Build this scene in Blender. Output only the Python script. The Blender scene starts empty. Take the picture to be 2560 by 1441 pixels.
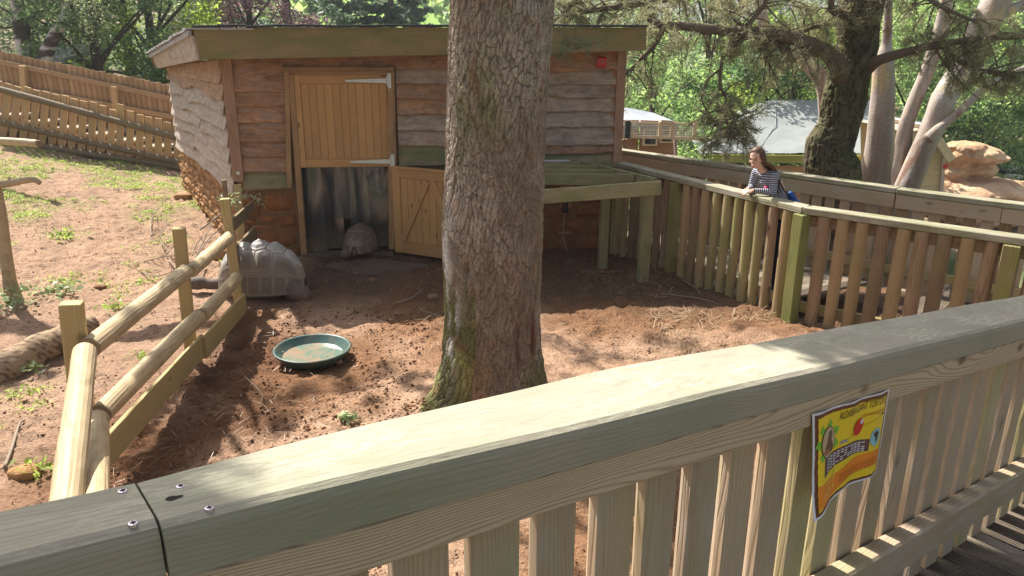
import bpy, math, random
import numpy as np
from mathutils import Matrix, Vector
R = math.radians
rs = np.random.RandomState(7)
random.seed(7)
S = bpy.context.scene
COL = S.collection
# ------------------------------------------------------------------ camera, sky, sun, exposure
FPX, PIT, CH, ROLL = 1900.0, R(18), 2.28, R(0.3)
cam = bpy.data.objects.new('camera', bpy.data.cameras.new('camera')); COL.objects.link(cam)
cam.data.sensor_width = 36; cam.data.lens = FPX / 2560 * 36
cam.data.clip_start = 0.05; cam.data.clip_end = 800
cam.matrix_world = Matrix.Translation((0, 0, CH)) @ Matrix.Rotation(R(90) - PIT, 4, 'X') @ Matrix.Rotation(ROLL, 4, 'Z')
S.camera = cam
SUNH = np.array([-0.64, 0.768]); SEL = R(49.5)
TOSUN = np.array([SUNH[0] * math.cos(SEL), SUNH[1] * math.cos(SEL), math.sin(SEL)])
w = bpy.data.worlds.new('World'); S.world = w; w.use_nodes = True
nt = w.node_tree; bg = nt.nodes['Background']; sky = nt.nodes.new('ShaderNodeTexSky')
sky.sky_type = 'NISHITA'; sky.sun_disc = False; sky.sun_elevation = SEL
sky.sun_rotation = math.atan2(TOSUN[0], TOSUN[1]); sky.air_density = 1.0; sky.dust_density = 3.5; sky.ozone_density = 1.0
hz = nt.nodes.new('ShaderNodeHueSaturation'); hz.inputs['Saturation'].default_value = 0.55      # thin bright cloud over the blue
nt.links.new(sky.outputs[0], hz.inputs['Color']); nt.links.new(hz.outputs[0], bg.inputs[0]); bg.inputs[1].default_value = 0.085
sun = bpy.data.objects.new('sun', bpy.data.lights.new('sun', 'SUN')); COL.objects.link(sun)
sun.data.energy = 5.0; sun.data.angle = R(0.5); sun.data.color = (1.0, 0.945, 0.86)
sun.rotation_euler = Vector(TOSUN).to_track_quat('Z', 'Y').to_euler()
S.view_settings.view_transform = 'Standard'; S.view_settings.look = 'None'
S.view_settings.gamma = 1; S.view_settings.use_curve_mapping = False
S.view_settings.exposure = 1.15

# ------------------------------------------------------------------ measuring helpers (photo pixel -> point at a known distance or height)
def ray(x, y):
    u = (x - 1280) / FPX; v = (720.5 - y) / FPX
    c, s = math.cos(ROLL), math.sin(ROLL); u, v = c * u - s * v, s * u + c * v
    return np.array([u, math.cos(PIT) + v * math.sin(PIT), -math.sin(PIT) + v * math.cos(PIT)])
EYE = np.array([0, 0, CH])
def atz(x, y, z=0.0):
    d = ray(x, y); return EYE + (z - CH) / d[2] * d
def aty(x, y, Y):
    d = ray(x, y); return EYE + Y / d[1] * d

# ------------------------------------------------------------------ noise
def _hash(ix, iy, iz, seed):
    h = (ix.astype(np.int64) * 374761393 + iy.astype(np.int64) * 668265263 + iz.astype(np.int64) * 2147483647 + seed * 974634777)
    h = (h ^ (h >> 13)) * 1274126177; h = h ^ (h >> 16)
    return (h & 0xFFFFFF).astype(np.float64) / 0xFFFFFF
def vnoise(p, seed=0):
    i = np.floor(p); f = p - i; f = f * f * (3 - 2 * f); i = i.astype(np.int64); r = 0
    for dx in (0, 1):
        for dy in (0, 1):
            for dz in (0, 1):
                wgt = (f[:, 0] if dx else 1 - f[:, 0]) * (f[:, 1] if dy else 1 - f[:, 1]) * (f[:, 2] if dz else 1 - f[:, 2])
                r = r + wgt * _hash(i[:, 0] + dx, i[:, 1] + dy, i[:, 2] + dz, seed)
    return r * 2 - 1
def fbm(p, oc=4, seed=0, gain=.5):
    a, r, s = 1.0, 0, 0
    for o in range(oc):
        r = r + a * vnoise(p * 2 ** o + o * 17.3, seed + o); s += a; a *= gain
    return r / s
def worley(p, seed=0):
    i = np.floor(p).astype(np.int64); d1 = np.full(len(p), 9.); d2 = np.full(len(p), 9.)
    for dx in (-1, 0, 1):
        for dy in (-1, 0, 1):
            cx, cy = i[:, 0] + dx, i[:, 1] + dy; z = cx * 0
            px = cx + _hash(cx, cy, z, seed); py = cy + _hash(cx, cy, z, seed + 5)
            d = np.hypot(px - p[:, 0], py - p[:, 1])
            n = d < d1; d2 = np.where(n, d1, np.minimum(d2, d)); d1 = np.where(n, d, d1)
    return d1, d2
def sst(a, b, x):
    t = np.clip((x - a) / (b - a), 0, 1); return t * t * (3 - 2 * t)
def pts3(x, y, z=0): return np.stack([x, y, np.zeros_like(x) + z], 1)

# ------------------------------------------------------------------ object helpers
WM = {}
def tag(o, label=None, cat=None, group=None, kind=None):
    if label: o['label'] = label
    if cat: o['category'] = cat
    if group: o['group'] = group
    if kind: o['kind'] = kind
    return o
def reg(o, Mw, parent):
    WM[o.name] = Mw
    if parent is not None:
        o.parent = parent; o.matrix_parent_inverse = Matrix.Identity(4)
        o.matrix_basis = WM[parent.name].inverted() @ Mw
    else: o.matrix_basis = Mw
    COL.objects.link(o); return o
def root(name, loc, label, cat, group=None):
    o = bpy.data.objects.new(name, None); o.empty_display_size = .2
    reg(o, Matrix.Translation(Vector(loc)), None); return tag(o, label, cat, group)
def mesh(name, v, f, mat, smooth=False):
    m = bpy.data.meshes.new(name); v = np.asarray(v, dtype=np.float32)
    if isinstance(f, np.ndarray):
        k = f.shape[1]; m.vertices.add(len(v)); m.vertices.foreach_set('co', v.ravel())
        m.loops.add(f.size); m.loops.foreach_set('vertex_index', f.astype(np.int32).ravel())
        m.polygons.add(len(f)); m.polygons.foreach_set('loop_start', np.arange(0, f.size, k, dtype=np.int32))
        m.polygons.foreach_set('loop_total', np.full(len(f), k, dtype=np.int32)); m.update(calc_edges=True)
    else: m.from_pydata([tuple(map(float, q)) for q in v], [], f)
    if mat: m.materials.append(mat)
    if smooth: m.polygons.foreach_set('use_smooth', np.ones(len(m.polygons), dtype=bool))
    return m
def obj(name, m, parent=None, Mw=None):
    o = bpy.data.objects.new(name, m); return reg(o, Mw or Matrix.Identity(4), parent)
def mk(name, v, f, mat, parent=None, smooth=False, org=None):
    """mesh given in world coordinates; the origin goes to its lowest middle point"""
    v = np.asarray(v, float)
    if org is None: org = np.array([(v[:, 0].min() + v[:, 0].max()) / 2, (v[:, 1].min() + v[:, 1].max()) / 2, v[:, 2].min()])
    return obj(name, mesh(name, v - org, f, mat, smooth), parent, Matrix.Translation(Vector(org)))
def vcol(o, rgb, name='col'):
    a = o.data.attributes.new(name, 'FLOAT_COLOR', 'POINT'); n = len(o.data.vertices)
    c = np.ones((n, 4), np.float32); c[:, :3] = rgb; a.data.foreach_set('color', c.ravel())
def vfl(o, val, name):
    a = o.data.attributes.new(name, 'FLOAT', 'POINT'); a.data.foreach_set('value', np.asarray(val, np.float32))
def loft(secs, caps=True, closed=True):
    k = len(secs[0]); v = np.concatenate(secs); f = []
    for i in range(len(secs) - 1):
        for j in range(k if closed else k - 1):
            a = i * k + j; b = i * k + (j + 1) % k; f.append((a, b, b + k, a + k))
    if caps: f.append(tuple(range(k - 1, -1, -1))); f.append(tuple(range((len(secs) - 1) * k, len(secs) * k)))
    return v, f
def merge(parts):
    V, F, n = [], [], 0
    for v, f in parts:
        V.append(np.asarray(v)); F += [tuple(i + n for i in q) for q in f]; n += len(v)
    return np.concatenate(V), F
def frame(a, b, up):
    X = Vector(b) - Vector(a); L = X.length; X.normalize(); Z = Vector(up) - Vector(up).dot(X) * X; Z.normalize(); Y = Z.cross(X)
    M = Matrix((X, Y, Z)).transposed().to_4x4(); M.translation = (Vector(a) + Vector(b)) / 2; return M, L
PROF = {}
def rectprof(w, t, c):
    return [(-w/2+c, -t/2), (w/2-c, -t/2), (w/2, -t/2+c), (w/2, t/2-c), (w/2-c, t/2), (-w/2+c, t/2), (-w/2, t/2-c), (-w/2, -t/2+c)]
def halfprof(w, t, n=7):
    p = [(w/2*math.cos(a), -t/2 + t*math.sin(a)**.75) for a in np.linspace(0, math.pi, n+2)[1:-1]]
    return [(-w/2, -t/2), (w/2, -t/2)] + p
def grooveprof(w, t, n=6):
    top = []; s = w / n
    for i in range(n):
        x0 = w/2 - i*s; top += [(x0 - s*.08, t/2), (x0 - s*.62, t/2), (x0 - s*.70, t/2-.004), (x0 - s*.96, t/2-.004)]
    return [(-w/2, -t/2), (w/2, -t/2)] + top
def roundprof(r, n=12): return [(r*math.cos(a), r*math.sin(a)) for a in np.linspace(0, 2*math.pi, n, endpoint=False)]
def bar(name, a, b, prof, mat, parent, up=(0, 0, 1), key=None, nseg=1, wob=0, smooth=False, endc=.004):
    """a length of timber from a to b: profile (y,z) swept along local X"""
    M, L = frame(a, b, up)
    ck = (name, key, round(L, 2), mat.name, nseg) if key else None
    if ck and ck in PROF: return obj(name, PROF[ck], parent, M)
    p = np.array(prof); secs = []; xs = list(np.linspace(-L/2, L/2, nseg+1)); c = p.mean(0)
    if endc: xs = [-L/2] + [-L/2+endc] + xs[1:-1] + [L/2-endc] + [L/2]
    for i, x in enumerate(xs):
        q = p.copy()
        if endc and i in (0, len(xs)-1): q = c + (q - c) * (1 - endc / max(1e-3, np.abs(p).max()))
        if wob: q = q * (1 + rs.uniform(-wob, wob)) + rs.uniform(-wob, wob, 2) * np.abs(p).max()
        secs.append(np.column_stack([np.full(len(q), x), q]))
    v, f = loft(secs); m = mesh(name, v, f, mat, smooth)
    if ck: PROF[ck] = m
    return obj(name, m, parent, M)
def plank(name, a, b, w, t, mat, parent, up=(0, 0, 1), c=.004, **k): return bar(name, a, b, rectprof(w, t, min(c, w/4, t/4)), mat, parent, up, **k)
def box(name, c, s, mat, parent, rz=0, bev=.004):
    d = np.array([math.cos(rz), math.sin(rz), 0]) * s[0] / 2; c = np.array(c, float)
    return plank(name, c - d, c + d, s[1], s[2], mat, parent, c=bev)
def tubev(P, Rd, k=10, rough=0, seed=0, caps=True):
    P = np.asarray(P, float); Rd = np.broadcast_to(np.asarray(Rd, float), (len(P),)); T = np.gradient(P, axis=0)
    T /= np.linalg.norm(T, axis=1)[:, None] + 1e-9
    u = np.cross(T[0], [0, 0, 1.]);
    if np.linalg.norm(u) < .1: u = np.cross(T[0], [0, 1., 0])
    secs = []; an = np.linspace(0, 2*math.pi, k, endpoint=False)
    for i in range(len(P)):
        u = u - u.dot(T[i]) * T[i]; u /= np.linalg.norm(u); v = np.cross(T[i], u)
        ring = P[i] + Rd[i] * (np.cos(an)[:, None] * u + np.sin(an)[:, None] * v)
        secs.append(ring)
    if rough:
        V = np.concatenate(secs); C = np.repeat(P, k, axis=0); n = fbm(V * (1.2 / max(Rd.max(), .01)) + seed, 3, seed)
        V = C + (V - C) * (1 + rough * n)[:, None]; secs = [V[i*k:(i+1)*k] for i in range(len(P))]
    return loft(secs, caps)
def smoothline(P, n):
    P = np.asarray(P, float); t = np.linspace(0, len(P) - 1, n); out = []
    for x in t:
        i = int(min(x, len(P) - 2)); f = x - i; p0, p1, p2, p3 = P[max(i-1, 0)], P[i], P[i+1], P[min(i+2, len(P)-1)]
        out.append(.5*((2*p1)+(-p0+p2)*f+(2*p0-5*p1+4*p2-p3)*f*f+(-p0+3*p1-3*p2+p3)*f**3))
    return np.array(out)
def gridf(nx, ny, wrap=False):
    i, j = np.meshgrid(np.arange(nx - (0 if wrap else 1)), np.arange(ny - 1), indexing='xy'); i = i.ravel(); j = j.ravel(); i2 = (i + 1) % nx
    return np.stack([j*nx+i, j*nx+i2, (j+1)*nx+i2, (j+1)*nx+i], 1)

# ------------------------------------------------------------------ materials
class NB:
    def __init__(s, name):
        s.m = bpy.data.materials.new(name); s.m.use_nodes = True; s.t = s.m.node_tree; s.b = s.t.nodes['Principled BSDF']
    def n(s, typ, **k):
        q = s.t.nodes.new(typ)
        for a, v in k.items():
            if a in q.inputs: q.inputs[a].default_value = v
            else: setattr(q, a, v)
        return q
    def l(s, a, b): s.t.links.new(a, b)
    def math(s, op, a, b=0.0, clamp=False):
        q = s.n('ShaderNodeMath', operation=op, use_clamp=clamp)
        for i, x in enumerate((a, b)):
            if isinstance(x, (int, float)): q.inputs[i].default_value = x
            else: s.l(x, q.inputs[i])
        return q.outputs[0]
    def mix(s, f, a, b, bt='MIX'):
        q = s.n('ShaderNodeMix', data_type='RGBA', blend_type=bt)
        for i, x in ((0, f), (6, a), (7, b)):
            if isinstance(x, (int, float)): q.inputs[i].default_value = x
            elif isinstance(x, (tuple, list)): q.inputs[i].default_value = (*x[:3], 1)
            else: s.l(x, q.inputs[i])
        return q.outputs[2]
    def coord(s, sc=(1, 1, 1), rnd=0, out='Object'):
        tc = s.n('ShaderNodeTexCoord'); mp = s.n('ShaderNodeMapping'); mp.inputs['Scale'].default_value = sc; s.l(tc.outputs[out], mp.inputs[0])
        if rnd:
            oi = s.n('ShaderNodeObjectInfo'); cv = s.n('ShaderNodeCombineXYZ'); r = s.math('MULTIPLY', oi.outputs['Random'], rnd)
            s.l(r, cv.inputs[0]); s.l(s.math('MULTIPLY', r, 1.7), cv.inputs[1]); s.l(s.math('MULTIPLY', r, .6), cv.inputs[2]); s.l(cv.outputs[0], mp.inputs['Location'])
        return mp.outputs[0]
    def rot(s, v):
        q = s.n('ShaderNodeMapping'); q.inputs['Rotation'].default_value = (0, 0, math.pi/2); s.l(v, q.inputs[0]); return q.outputs[0]
    def noise(s, v, scale, detail=4, rough=.55, dist=0):
        q = s.n('ShaderNodeTexNoise'); q.inputs['Scale'].default_value = scale; q.inputs['Detail'].default_value = detail
        q.inputs['Roughness'].default_value = rough; q.inputs['Distortion'].default_value = dist; s.l(v, q.inputs['Vector']); return q.outputs['Fac']
    def ramp(s, f, stops):
        q = s.n('ShaderNodeValToRGB'); e = q.color_ramp.elements
        while len(e) < len(stops): e.new(.5)
        for i, (p, c) in enumerate(stops):
            e[i].position = p; e[i].color = (*((c,)*3 if isinstance(c, (int, float)) else c), 1)
        s.l(f, q.inputs[0]); return q.outputs[0]
    def bump(s, h, strength=.4, dist=.01):
        q = s.n('ShaderNodeBump'); q.inputs['Strength'].default_value = strength; q.inputs['Distance'].default_value = dist; s.l(h, q.inputs['Height']); s.l(q.outputs[0], s.b.inputs['Normal'])
    def fin(s, col, rough=.8, spec=.3):
        if isinstance(col, tuple): s.b.inputs['Base Color'].default_value = (*col, 1)
        else: s.l(col, s.b.inputs['Base Color'])
        if isinstance(rough, (int, float)): s.b.inputs['Roughness'].default_value = rough
        else: s.l(rough, s.b.inputs['Roughness'])
        s.b.inputs['Specular IOR Level'].default_value = spec; return s.m
def wood(name, c1, c2, ring=26, green=0.0, gcol=(.10, .14, .02), knots=.5, var=.25, bump=.35, grey=0.0, greyc=(.42, .41, .38), gs=3.0, stretch=.9, rough=.75, grime=.0, warp=5.0, up=False):
    b = NB(name); v = b.coord((stretch, 7, 7), 37.0); vf = b.coord((60, 2.2, 60) if up else (2.2, 60, 60), 37.0); vi = b.coord((1, 1, 1), 37.0)
    wo = b.n('ShaderNodeTexCoord'); sp = b.n('ShaderNodeSeparateXYZ'); b.l(wo.outputs['Object'], sp.inputs[0])
    lin = b.math('MULTIPLY', b.math('ADD', sp.outputs[0 if up else 1], b.math('MULTIPLY', sp.outputs[2], .55)), ring * 3.2)
    wn = b.math('MULTIPLY', b.noise(b.coord((9, stretch * 1.9, 9) if up else (stretch * 1.9, 9, 9), 37.0), .75, 1.2, .4), warp * 1.5)
    sw = b.math('SINE', b.math('MULTIPLY', b.math('ADD', lin, wn), 6.2832)); wv = b.ramp(sw, [(.0, 0), (.55, .35), (1, 1)])
    fine = b.noise(vf, 2.0, 5, .6); f = b.math('ADD', b.math('MULTIPLY', b.math('SUBTRACT', 1.0, wv), .55), b.math('MULTIPLY', fine, .5), True)
    col = b.mix(f, c1, c2)
    blot = b.noise(vi, 2.6, 4, .6); oi = b.n('ShaderNodeObjectInfo')
    val = b.math('ADD', b.math('MULTIPLY', b.math('SUBTRACT', oi.outputs['Random'], .5), var * 1.6), b.math('ADD', b.math('MULTIPLY', b.math('SUBTRACT', blot, .5), var * 1.8), 1.0))
    hs = b.n('ShaderNodeHueSaturation'); b.l(col, hs.inputs['Color']); b.l(val, hs.inputs['Value']); col = hs.outputs[0]
    if grey: col = b.mix(b.ramp(b.noise(b.coord((1.3, 5, 5), 51.0), gs, 6, .65), [(.5 - grey * .35, 0), (.5 - grey * .35 + .22, 1)]), col, greyc)
    if knots:
        vk = b.n('ShaderNodeTexVoronoi'); vk.inputs['Scale'].default_value = 1.0; b.l(b.coord((3.2, 6.0, 3.0), 29.0), vk.inputs['Vector'])
        k = b.ramp(vk.outputs['Distance'], [(.06, 1), (.13, 0)]); col = b.mix(b.math('MULTIPLY', k, knots), col, tuple(x * .28 for x in c1))
    if grime: col = b.mix(b.math('MULTIPLY', b.ramp(b.noise(b.coord((1, 2.4, 2.4), 11.0), 5.0, 7, .7), [(.42, 0), (.66, 1)]), grime), col, tuple(x * .33 for x in c1))
    if green:
        g = b.ramp(b.noise(b.coord((1.0, 3, 3), 23.0), 2.2, 5, .6), [(.58 - green * .34, 0), (.86 - green * .34, 1)])
        col = b.mix(b.math('MULTIPLY', g, min(1, .45 + green * .5)), col, gcol)
    b.bump(b.math('ADD', f, b.math('MULTIPLY', fine, .5)), bump, .004)
    return b.fin(col, rough, .25)
M_ = {}
def capmat():
    b = NB('pale lichened handrail'); v = b.coord((.8, 7, 7), 37.0); wv = b.n('ShaderNodeTexWave', wave_type='BANDS', bands_direction='Y'); wv.inputs['Scale'].default_value = 2.4; wv.inputs['Distortion'].default_value = 9; wv.inputs['Detail'].default_value = 3; wv.inputs['Detail Scale'].default_value = .6; b.l(v, wv.inputs[0])
    so = b.n('ShaderNodeTexCoord'); ss_ = b.n('ShaderNodeSeparateXYZ'); b.l(so.outputs['Object'], ss_.inputs[0]); ln = b.math('SINE', b.math('MULTIPLY', b.math('ADD', b.math('MULTIPLY', b.math('ADD', ss_.outputs[1], ss_.outputs[2]), 105.0), b.math('MULTIPLY', b.noise(b.coord((2.6, 9, 9), 3.0), .9, 2, .5), 7.0)), 6.2832)); gl_ = b.ramp(ln, [(.3, 1), (1, 0)])
    fine = b.noise(b.coord((3, 60, 60), 5.0), 2, 5, .6); col = b.mix(b.math('ADD', b.math('MULTIPLY', gl_, .42), b.math('MULTIPLY', fine, .45)), (.27, .235, .175), (.39, .35, .27))
    lp = b.noise(b.coord((14, 55, 55), 3.0), 1.6, 7, .75, .4); reg = b.noise(b.coord((2.2, 6, 6), 3.0), 1.4, 4, .6); ge = b.n('ShaderNodeNewGeometry'); gs_ = b.n('ShaderNodeSeparateXYZ'); b.l(ge.outputs['Normal'], gs_.inputs[0]); tm = b.ramp(gs_.outputs[2], [(.35, 0), (.75, 1)]); lich = b.math('MULTIPLY', tm, b.math('MULTIPLY', b.ramp(lp, [(.47, 0), (.54, 1)]), b.ramp(reg, [(.42, .0), (.60, 1)]))); col = b.mix(b.math('MULTIPLY', lich, .85), col, (.47, .44, .33))
    gr = b.ramp(b.noise(b.coord((1.4, 5, 5), 9.0), 1.7, 5, .65), [(.45, 0), (.72, 1)]); col = b.mix(b.math('MULTIPLY', gr, .6), col, (.22, .235, .15))
    dk = b.ramp(b.noise(b.coord((5, 22, 22), 19.0), 2.1, 6, .7), [(.55, 0), (.72, 1)]); col = b.mix(b.math('MULTIPLY', b.math('MULTIPLY', tm, dk), .45), col, (.16, .155, .11)); b.bump(b.math('ADD', fine, lp), .5, .003); return b.fin(col, .8, .25)
M_['newwood'] = wood('honey softwood', (.40, .22, .085), (.50, .29, .12), ring=20, knots=.75, var=.10, bump=.1, grime=.15)
M_['newframe'] = wood('weathered softwood frame', (.27, .155, .075), (.36, .22, .11), ring=20, knots=.4, var=.15, grime=.35)
M_['clad'] = wood('red brown waney cladding', (.25, .125, .058), (.41, .225, .12), ring=14, knots=.3, var=.34, bump=.6, grey=.22, greyc=(.34, .24, .18), grime=.6, warp=8)
M_['cladgrey'] = wood('grey waney cladding', (.27, .165, .10), (.40, .28, .19), ring=14, knots=.35, var=.26, bump=.6, grey=.55, greyc=(.39, .315, .25), grime=.6, warp=8)
M_['cladgreen'] = wood('algae green cladding', (.25, .19, .12), (.32, .25, .16), ring=14, knots=.2, var=.2, green=.72, gcol=(.10, .14, .04), grime=.4)
M_['claddry'] = wood('sun bleached waney edge board', (.27, .20, .15), (.46, .37, .30), ring=9, knots=.4, var=.2, bump=.3, grey=.2, greyc=(.50, .44, .38), gs=4, grime=.25, up=True)
M_['cladtop'] = wood('rusty brown sheltered board', (.36, .20, .11), (.50, .33, .21), ring=9, knots=.5, var=.2, bump=.3, grime=.6, up=True)
M_['fascia'] = wood('green stained fascia board', (.20, .15, .065), (.29, .20, .10), ring=16, knots=.3, var=.12, green=.6, gcol=(.135, .145, .045), stretch=.6)
M_['cornerb'] = wood('pinkish corner board', (.28, .16, .10), (.37, .23, .15), ring=16, knots=.2, var=.1, grime=.3)
M_['post'] = wood('treated green softwood post', (.33, .24, .10), (.43, .33, .16), ring=16, knots=.5, var=.12, green=.15, gcol=(.22, .24, .07))
M_['log'] = wood('peeled fence log', (.38, .28, .16), (.52, .41, .25), ring=10, knots=.8, var=.16, bump=.4, grime=.35, rough=.6)
M_['picket'] = wood('weathered brown picket', (.15, .09, .052), (.30, .205, .13), ring=22, knots=.6, var=.3, bump=.9, green=.30, gcol=(.20, .21, .06), stretch=.75, warp=9)
M_['picketg'] = wood('mossy picket', (.26, .19, .10), (.38, .29, .16), ring=20, knots=.5, var=.25, bump=.8, green=.55, gcol=(.21, .23, .055), warp=8)
M_['pickety'] = wood('yellow brown picket', (.28, .19, .09), (.39, .28, .15), ring=20, knots=.5, var=.2, bump=.8, green=.2, gcol=(.2, .22, .05))
M_['greenpost'] = wood('bright algae covered post', (.17, .165, .06), (.24, .235, .085), ring=14, knots=.3, var=.12, green=.6, gcol=(.15, .19, .045), grime=.35)
M_['cap'] = capmat()
M_['capA'] = wood('green edged handrail', (.24, .205, .14), (.35, .31, .22), ring=22, knots=.1, var=.12, bump=.5, green=.5, gcol=(.17, .19, .075), grey=.35, greyc=(.40, .37, .29), stretch=.4, grime=.4)
M_['beam'] = wood('fresh grained fence beam', (.30, .20, .12), (.56, .44, .31), ring=30, knots=.75, var=.07, bump=.5, stretch=1.1, warp=13, rough=.65)
M_['nearpick'] = wood('near weathered picket', (.32, .225, .14), (.44, .335, .225), ring=26, knots=.5, var=.2, bump=.4, grey=.2, greyc=(.39, .325, .25), green=.12, gcol=(.27, .28, .08), stretch=.9, warp=8)
M_['nearpickg'] = wood('near green tinged picket', (.34, .27, .16), (.43, .36, .22), ring=26, knots=.4, var=.2, bump=.4, green=.42, gcol=(.29, .31, .08), stretch=.9, warp=8)
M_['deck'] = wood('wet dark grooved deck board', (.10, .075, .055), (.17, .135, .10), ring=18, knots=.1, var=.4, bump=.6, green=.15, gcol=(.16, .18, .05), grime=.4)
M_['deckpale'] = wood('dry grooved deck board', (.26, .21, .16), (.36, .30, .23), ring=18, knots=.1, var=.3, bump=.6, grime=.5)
M_['pergola'] = wood('mossy green joist', (.23, .20, .11), (.32, .28, .16), ring=16, knots=.3, var=.15, bump=.6, green=.5, gcol=(.16, .19, .06), grime=.4)
M_['backfence'] = wood('brown back fence timber', (.36, .215, .11), (.50, .33, .185), ring=16, knots=.5, var=.2, bump=.6, green=.1, stretch=.8)
M_['backlow'] = wood('yellow brown low paling', (.44, .275, .13), (.55, .38, .20), ring=16, knots=.4, var=.16, bump=.5)
M_['railround'] = wood('dark round rail', (.17, .125, .075), (.24, .18, .11), ring=10, knots=.4, var=.15, green=.25, gcol=(.12, .12, .05))
def plain(name, c, rough=.6, spec=.4, metal=0, var=.12, sc=20, bump=0):
    b = NB(name); v = b.coord((1, 1, 1), 13.0); n = b.noise(v, sc, 4); col = b.mix(n, tuple(x * (1 - var) for x in c), tuple(min(1, x * (1 + var)) for x in c))
    b.b.inputs['Metallic'].default_value = metal
    if bump: b.bump(n, bump, .01)
    return b.fin(col, rough, spec)
M_['steel'] = plain('galvanised strap hinge', (.55, .60, .56), .45, .5, .35, .1)
M_['zinc'] = plain('zinc screw', (.52, .47, .55), .35, .5, .8)
M_['hole'] = plain('dark hollow', (.012, .010, .008), .9)
M_['rub'] = plain('black rubber', (.02, .02, .02), .6)
M_['felt'] = plain('dark roofing felt', (.035, .037, .042), .8, .3, 0, .3, 9, .5)
M_['slate'] = plain('grey weathered shingle', (.36, .35, .35), .8, .3, 0, .35, 14, .8)
M_['mortar'] = plain('sandy mortar', (.20, .115, .06), .95, .1, 0, .3, 30, .8)
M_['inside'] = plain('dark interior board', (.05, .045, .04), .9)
M_['red'] = plain('red plastic', (.55, .015, .02), .35, .5, 0, .05)
M_['concrete'] = plain('dirty concrete slab', (.115, .082, .058), .8, .3, 0, .6, 5, .6)
M_['canvas'] = plain('grey green roof canvas', (.25, .27, .26), .75, .3, 0, .08, 3, .4)
M_['bluegrey'] = plain('pale blue grey roofing', (.27, .29, .33), .6, .3, 0, .06, 2)
M_['glassdark'] = plain('dark window glass', (.02, .025, .03), .12, .6)
M_['wire'] = plain('pale galvanised wire', (.5, .49, .45), .5, .4, .3)
M_['palewood'] = wood('pale new timber', (.55, .42, .26), (.66, .53, .36), ring=12, knots=.3, var=.1, bump=.2)
M_['cladback'] = wood('orange brown cabin cladding', (.40, .19, .09), (.50, .27, .15), ring=10, knots=.1, var=.15, bump=.3)
M_['cladback2'] = wood('grey pink cabin cladding', (.36, .27, .24), (.46, .37, .34), ring=10, knots=.1, var=.15, bump=.3)
M_['cladtan'] = wood('tan waney edge cabin board', (.46, .34, .20), (.58, .44, .28), ring=10, knots=.2, var=.12, bump=.4)
M_['yellowgreen'] = wood('yellow green eave board', (.33, .31, .08), (.42, .38, .12), ring=10, knots=.1, green=.5, gcol=(.28, .30, .05))
M_['darkgreen'] = plain('dark green painted steel', (.03, .045, .04), .5)
M_['white'] = plain('off white panel', (.72, .74, .76), .4)
def stone(name, c1, c2, c3):
    b = NB(name); v = b.coord((1, 1, 1), 41.0); n = b.noise(v, 5, 6, .65); n2 = b.noise(v, 24, 5, .7); oi = b.n('ShaderNodeObjectInfo')
    col = b.mix(b.ramp(n, [(.3, 0), (.7, 1)]), c1, c2); col = b.mix(b.math('MULTIPLY', oi.outputs['Random'], .55), col, c3); col = b.mix(b.ramp(n2, [(.35, .5), (.6, 0)]), col, tuple(x * .5 for x in c1))
    b.bump(b.math('ADD', n, n2), .9, .02); return b.fin(col, .92, .15)
M_['sand'] = stone('red brown sandstone', (.22, .09, .035), (.31, .14, .06), (.27, .13, .065))
M_['sandlit'] = stone('sunlit tawny rubble stone', (.36, .19, .08), (.47, .27, .13), (.40, .22, .10))  # lit tone of the sandstone, sunlight put into the base colour
M_['pebble'] = stone('muddy pebble', (.20, .12, .08), (.33, .24, .18), (.26, .15, .09))
M_['clod'] = stone('soil clod', (.19, .092, .046), (.30, .165, .095), (.15, .07, .036))
def attrmat(name, rough=.9, spec=.2, nsc=60, nvar=.35, bump=.5, bd=.006, trans=0):
    b = NB(name); a = b.n('ShaderNodeAttribute', attribute_name='col'); v = b.coord(); n = b.noise(v, nsc, 6, .65)
    col = b.mix(1.0, a.outputs['Color'], b.ramp(n, [(.25, 1 - nvar), (.75, 1 + nvar * .6)]), 'MULTIPLY')
    b.bump(n, bump, bd); return b.fin(col, rough, spec)
M_['soil'] = attrmat('red sandy soil', .95, .12, 55, .5, 1.0, .03)
M_['barkattr'] = attrmat('flaky pine bark', .92, .12, 70, .4, .9, .012)
M_['trunkattr'] = attrmat('smooth peeling bark', .85, .2, 26, .22, .6, .015)
M_['rockattr'] = attrmat('sculpted orange rock', .9, .15, 6, .2, .7, .06)
M_['shellattr'] = attrmat('horny tortoise scute', .6, .35, 90, .2, .4, .003)
M_['skinattr'] = attrmat('scaly tortoise skin', .8, .25, 120, .35, .9, .004)
def leaf(name, c1, c2, trans=.45, rough=.5, nsc=.35):
    b = NB(name); v = b.coord(); n = b.noise(v, nsc, 3); geo = b.n('ShaderNodeNewGeometry')
    r = b.n('ShaderNodeTexWhiteNoise', noise_dimensions='1D'); b.l(geo.outputs['Random Per Island'], r.inputs['W'])
    f = b.math('ADD', b.math('MULTIPLY', n, .6), b.math('MULTIPLY', r.outputs['Value'], .4)); col = b.mix(b.ramp(f, [(.3, 0), (.7, 1)]), c1, c2)
    tr = b.n('ShaderNodeBsdfTranslucent'); hs = b.n('ShaderNodeHueSaturation'); hs.inputs['Value'].default_value = 1.5; hs.inputs['Saturation'].default_value = 1.1; b.l(col, hs.inputs['Color']); b.l(hs.outputs[0], tr.inputs[0])
    mx = b.n('ShaderNodeMixShader'); mx.inputs[0].default_value = trans; b.fin(col, rough, .35); b.l(b.b.outputs[0], mx.inputs[1]); b.l(tr.outputs[0], mx.inputs[2])
    b.l(mx.outputs[0], b.t.nodes['Material Output'].inputs[0]); return b.m
M_['leafmid'] = leaf('mid green leaves', (.12, .20, .065), (.33, .42, .17), .58)
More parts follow.
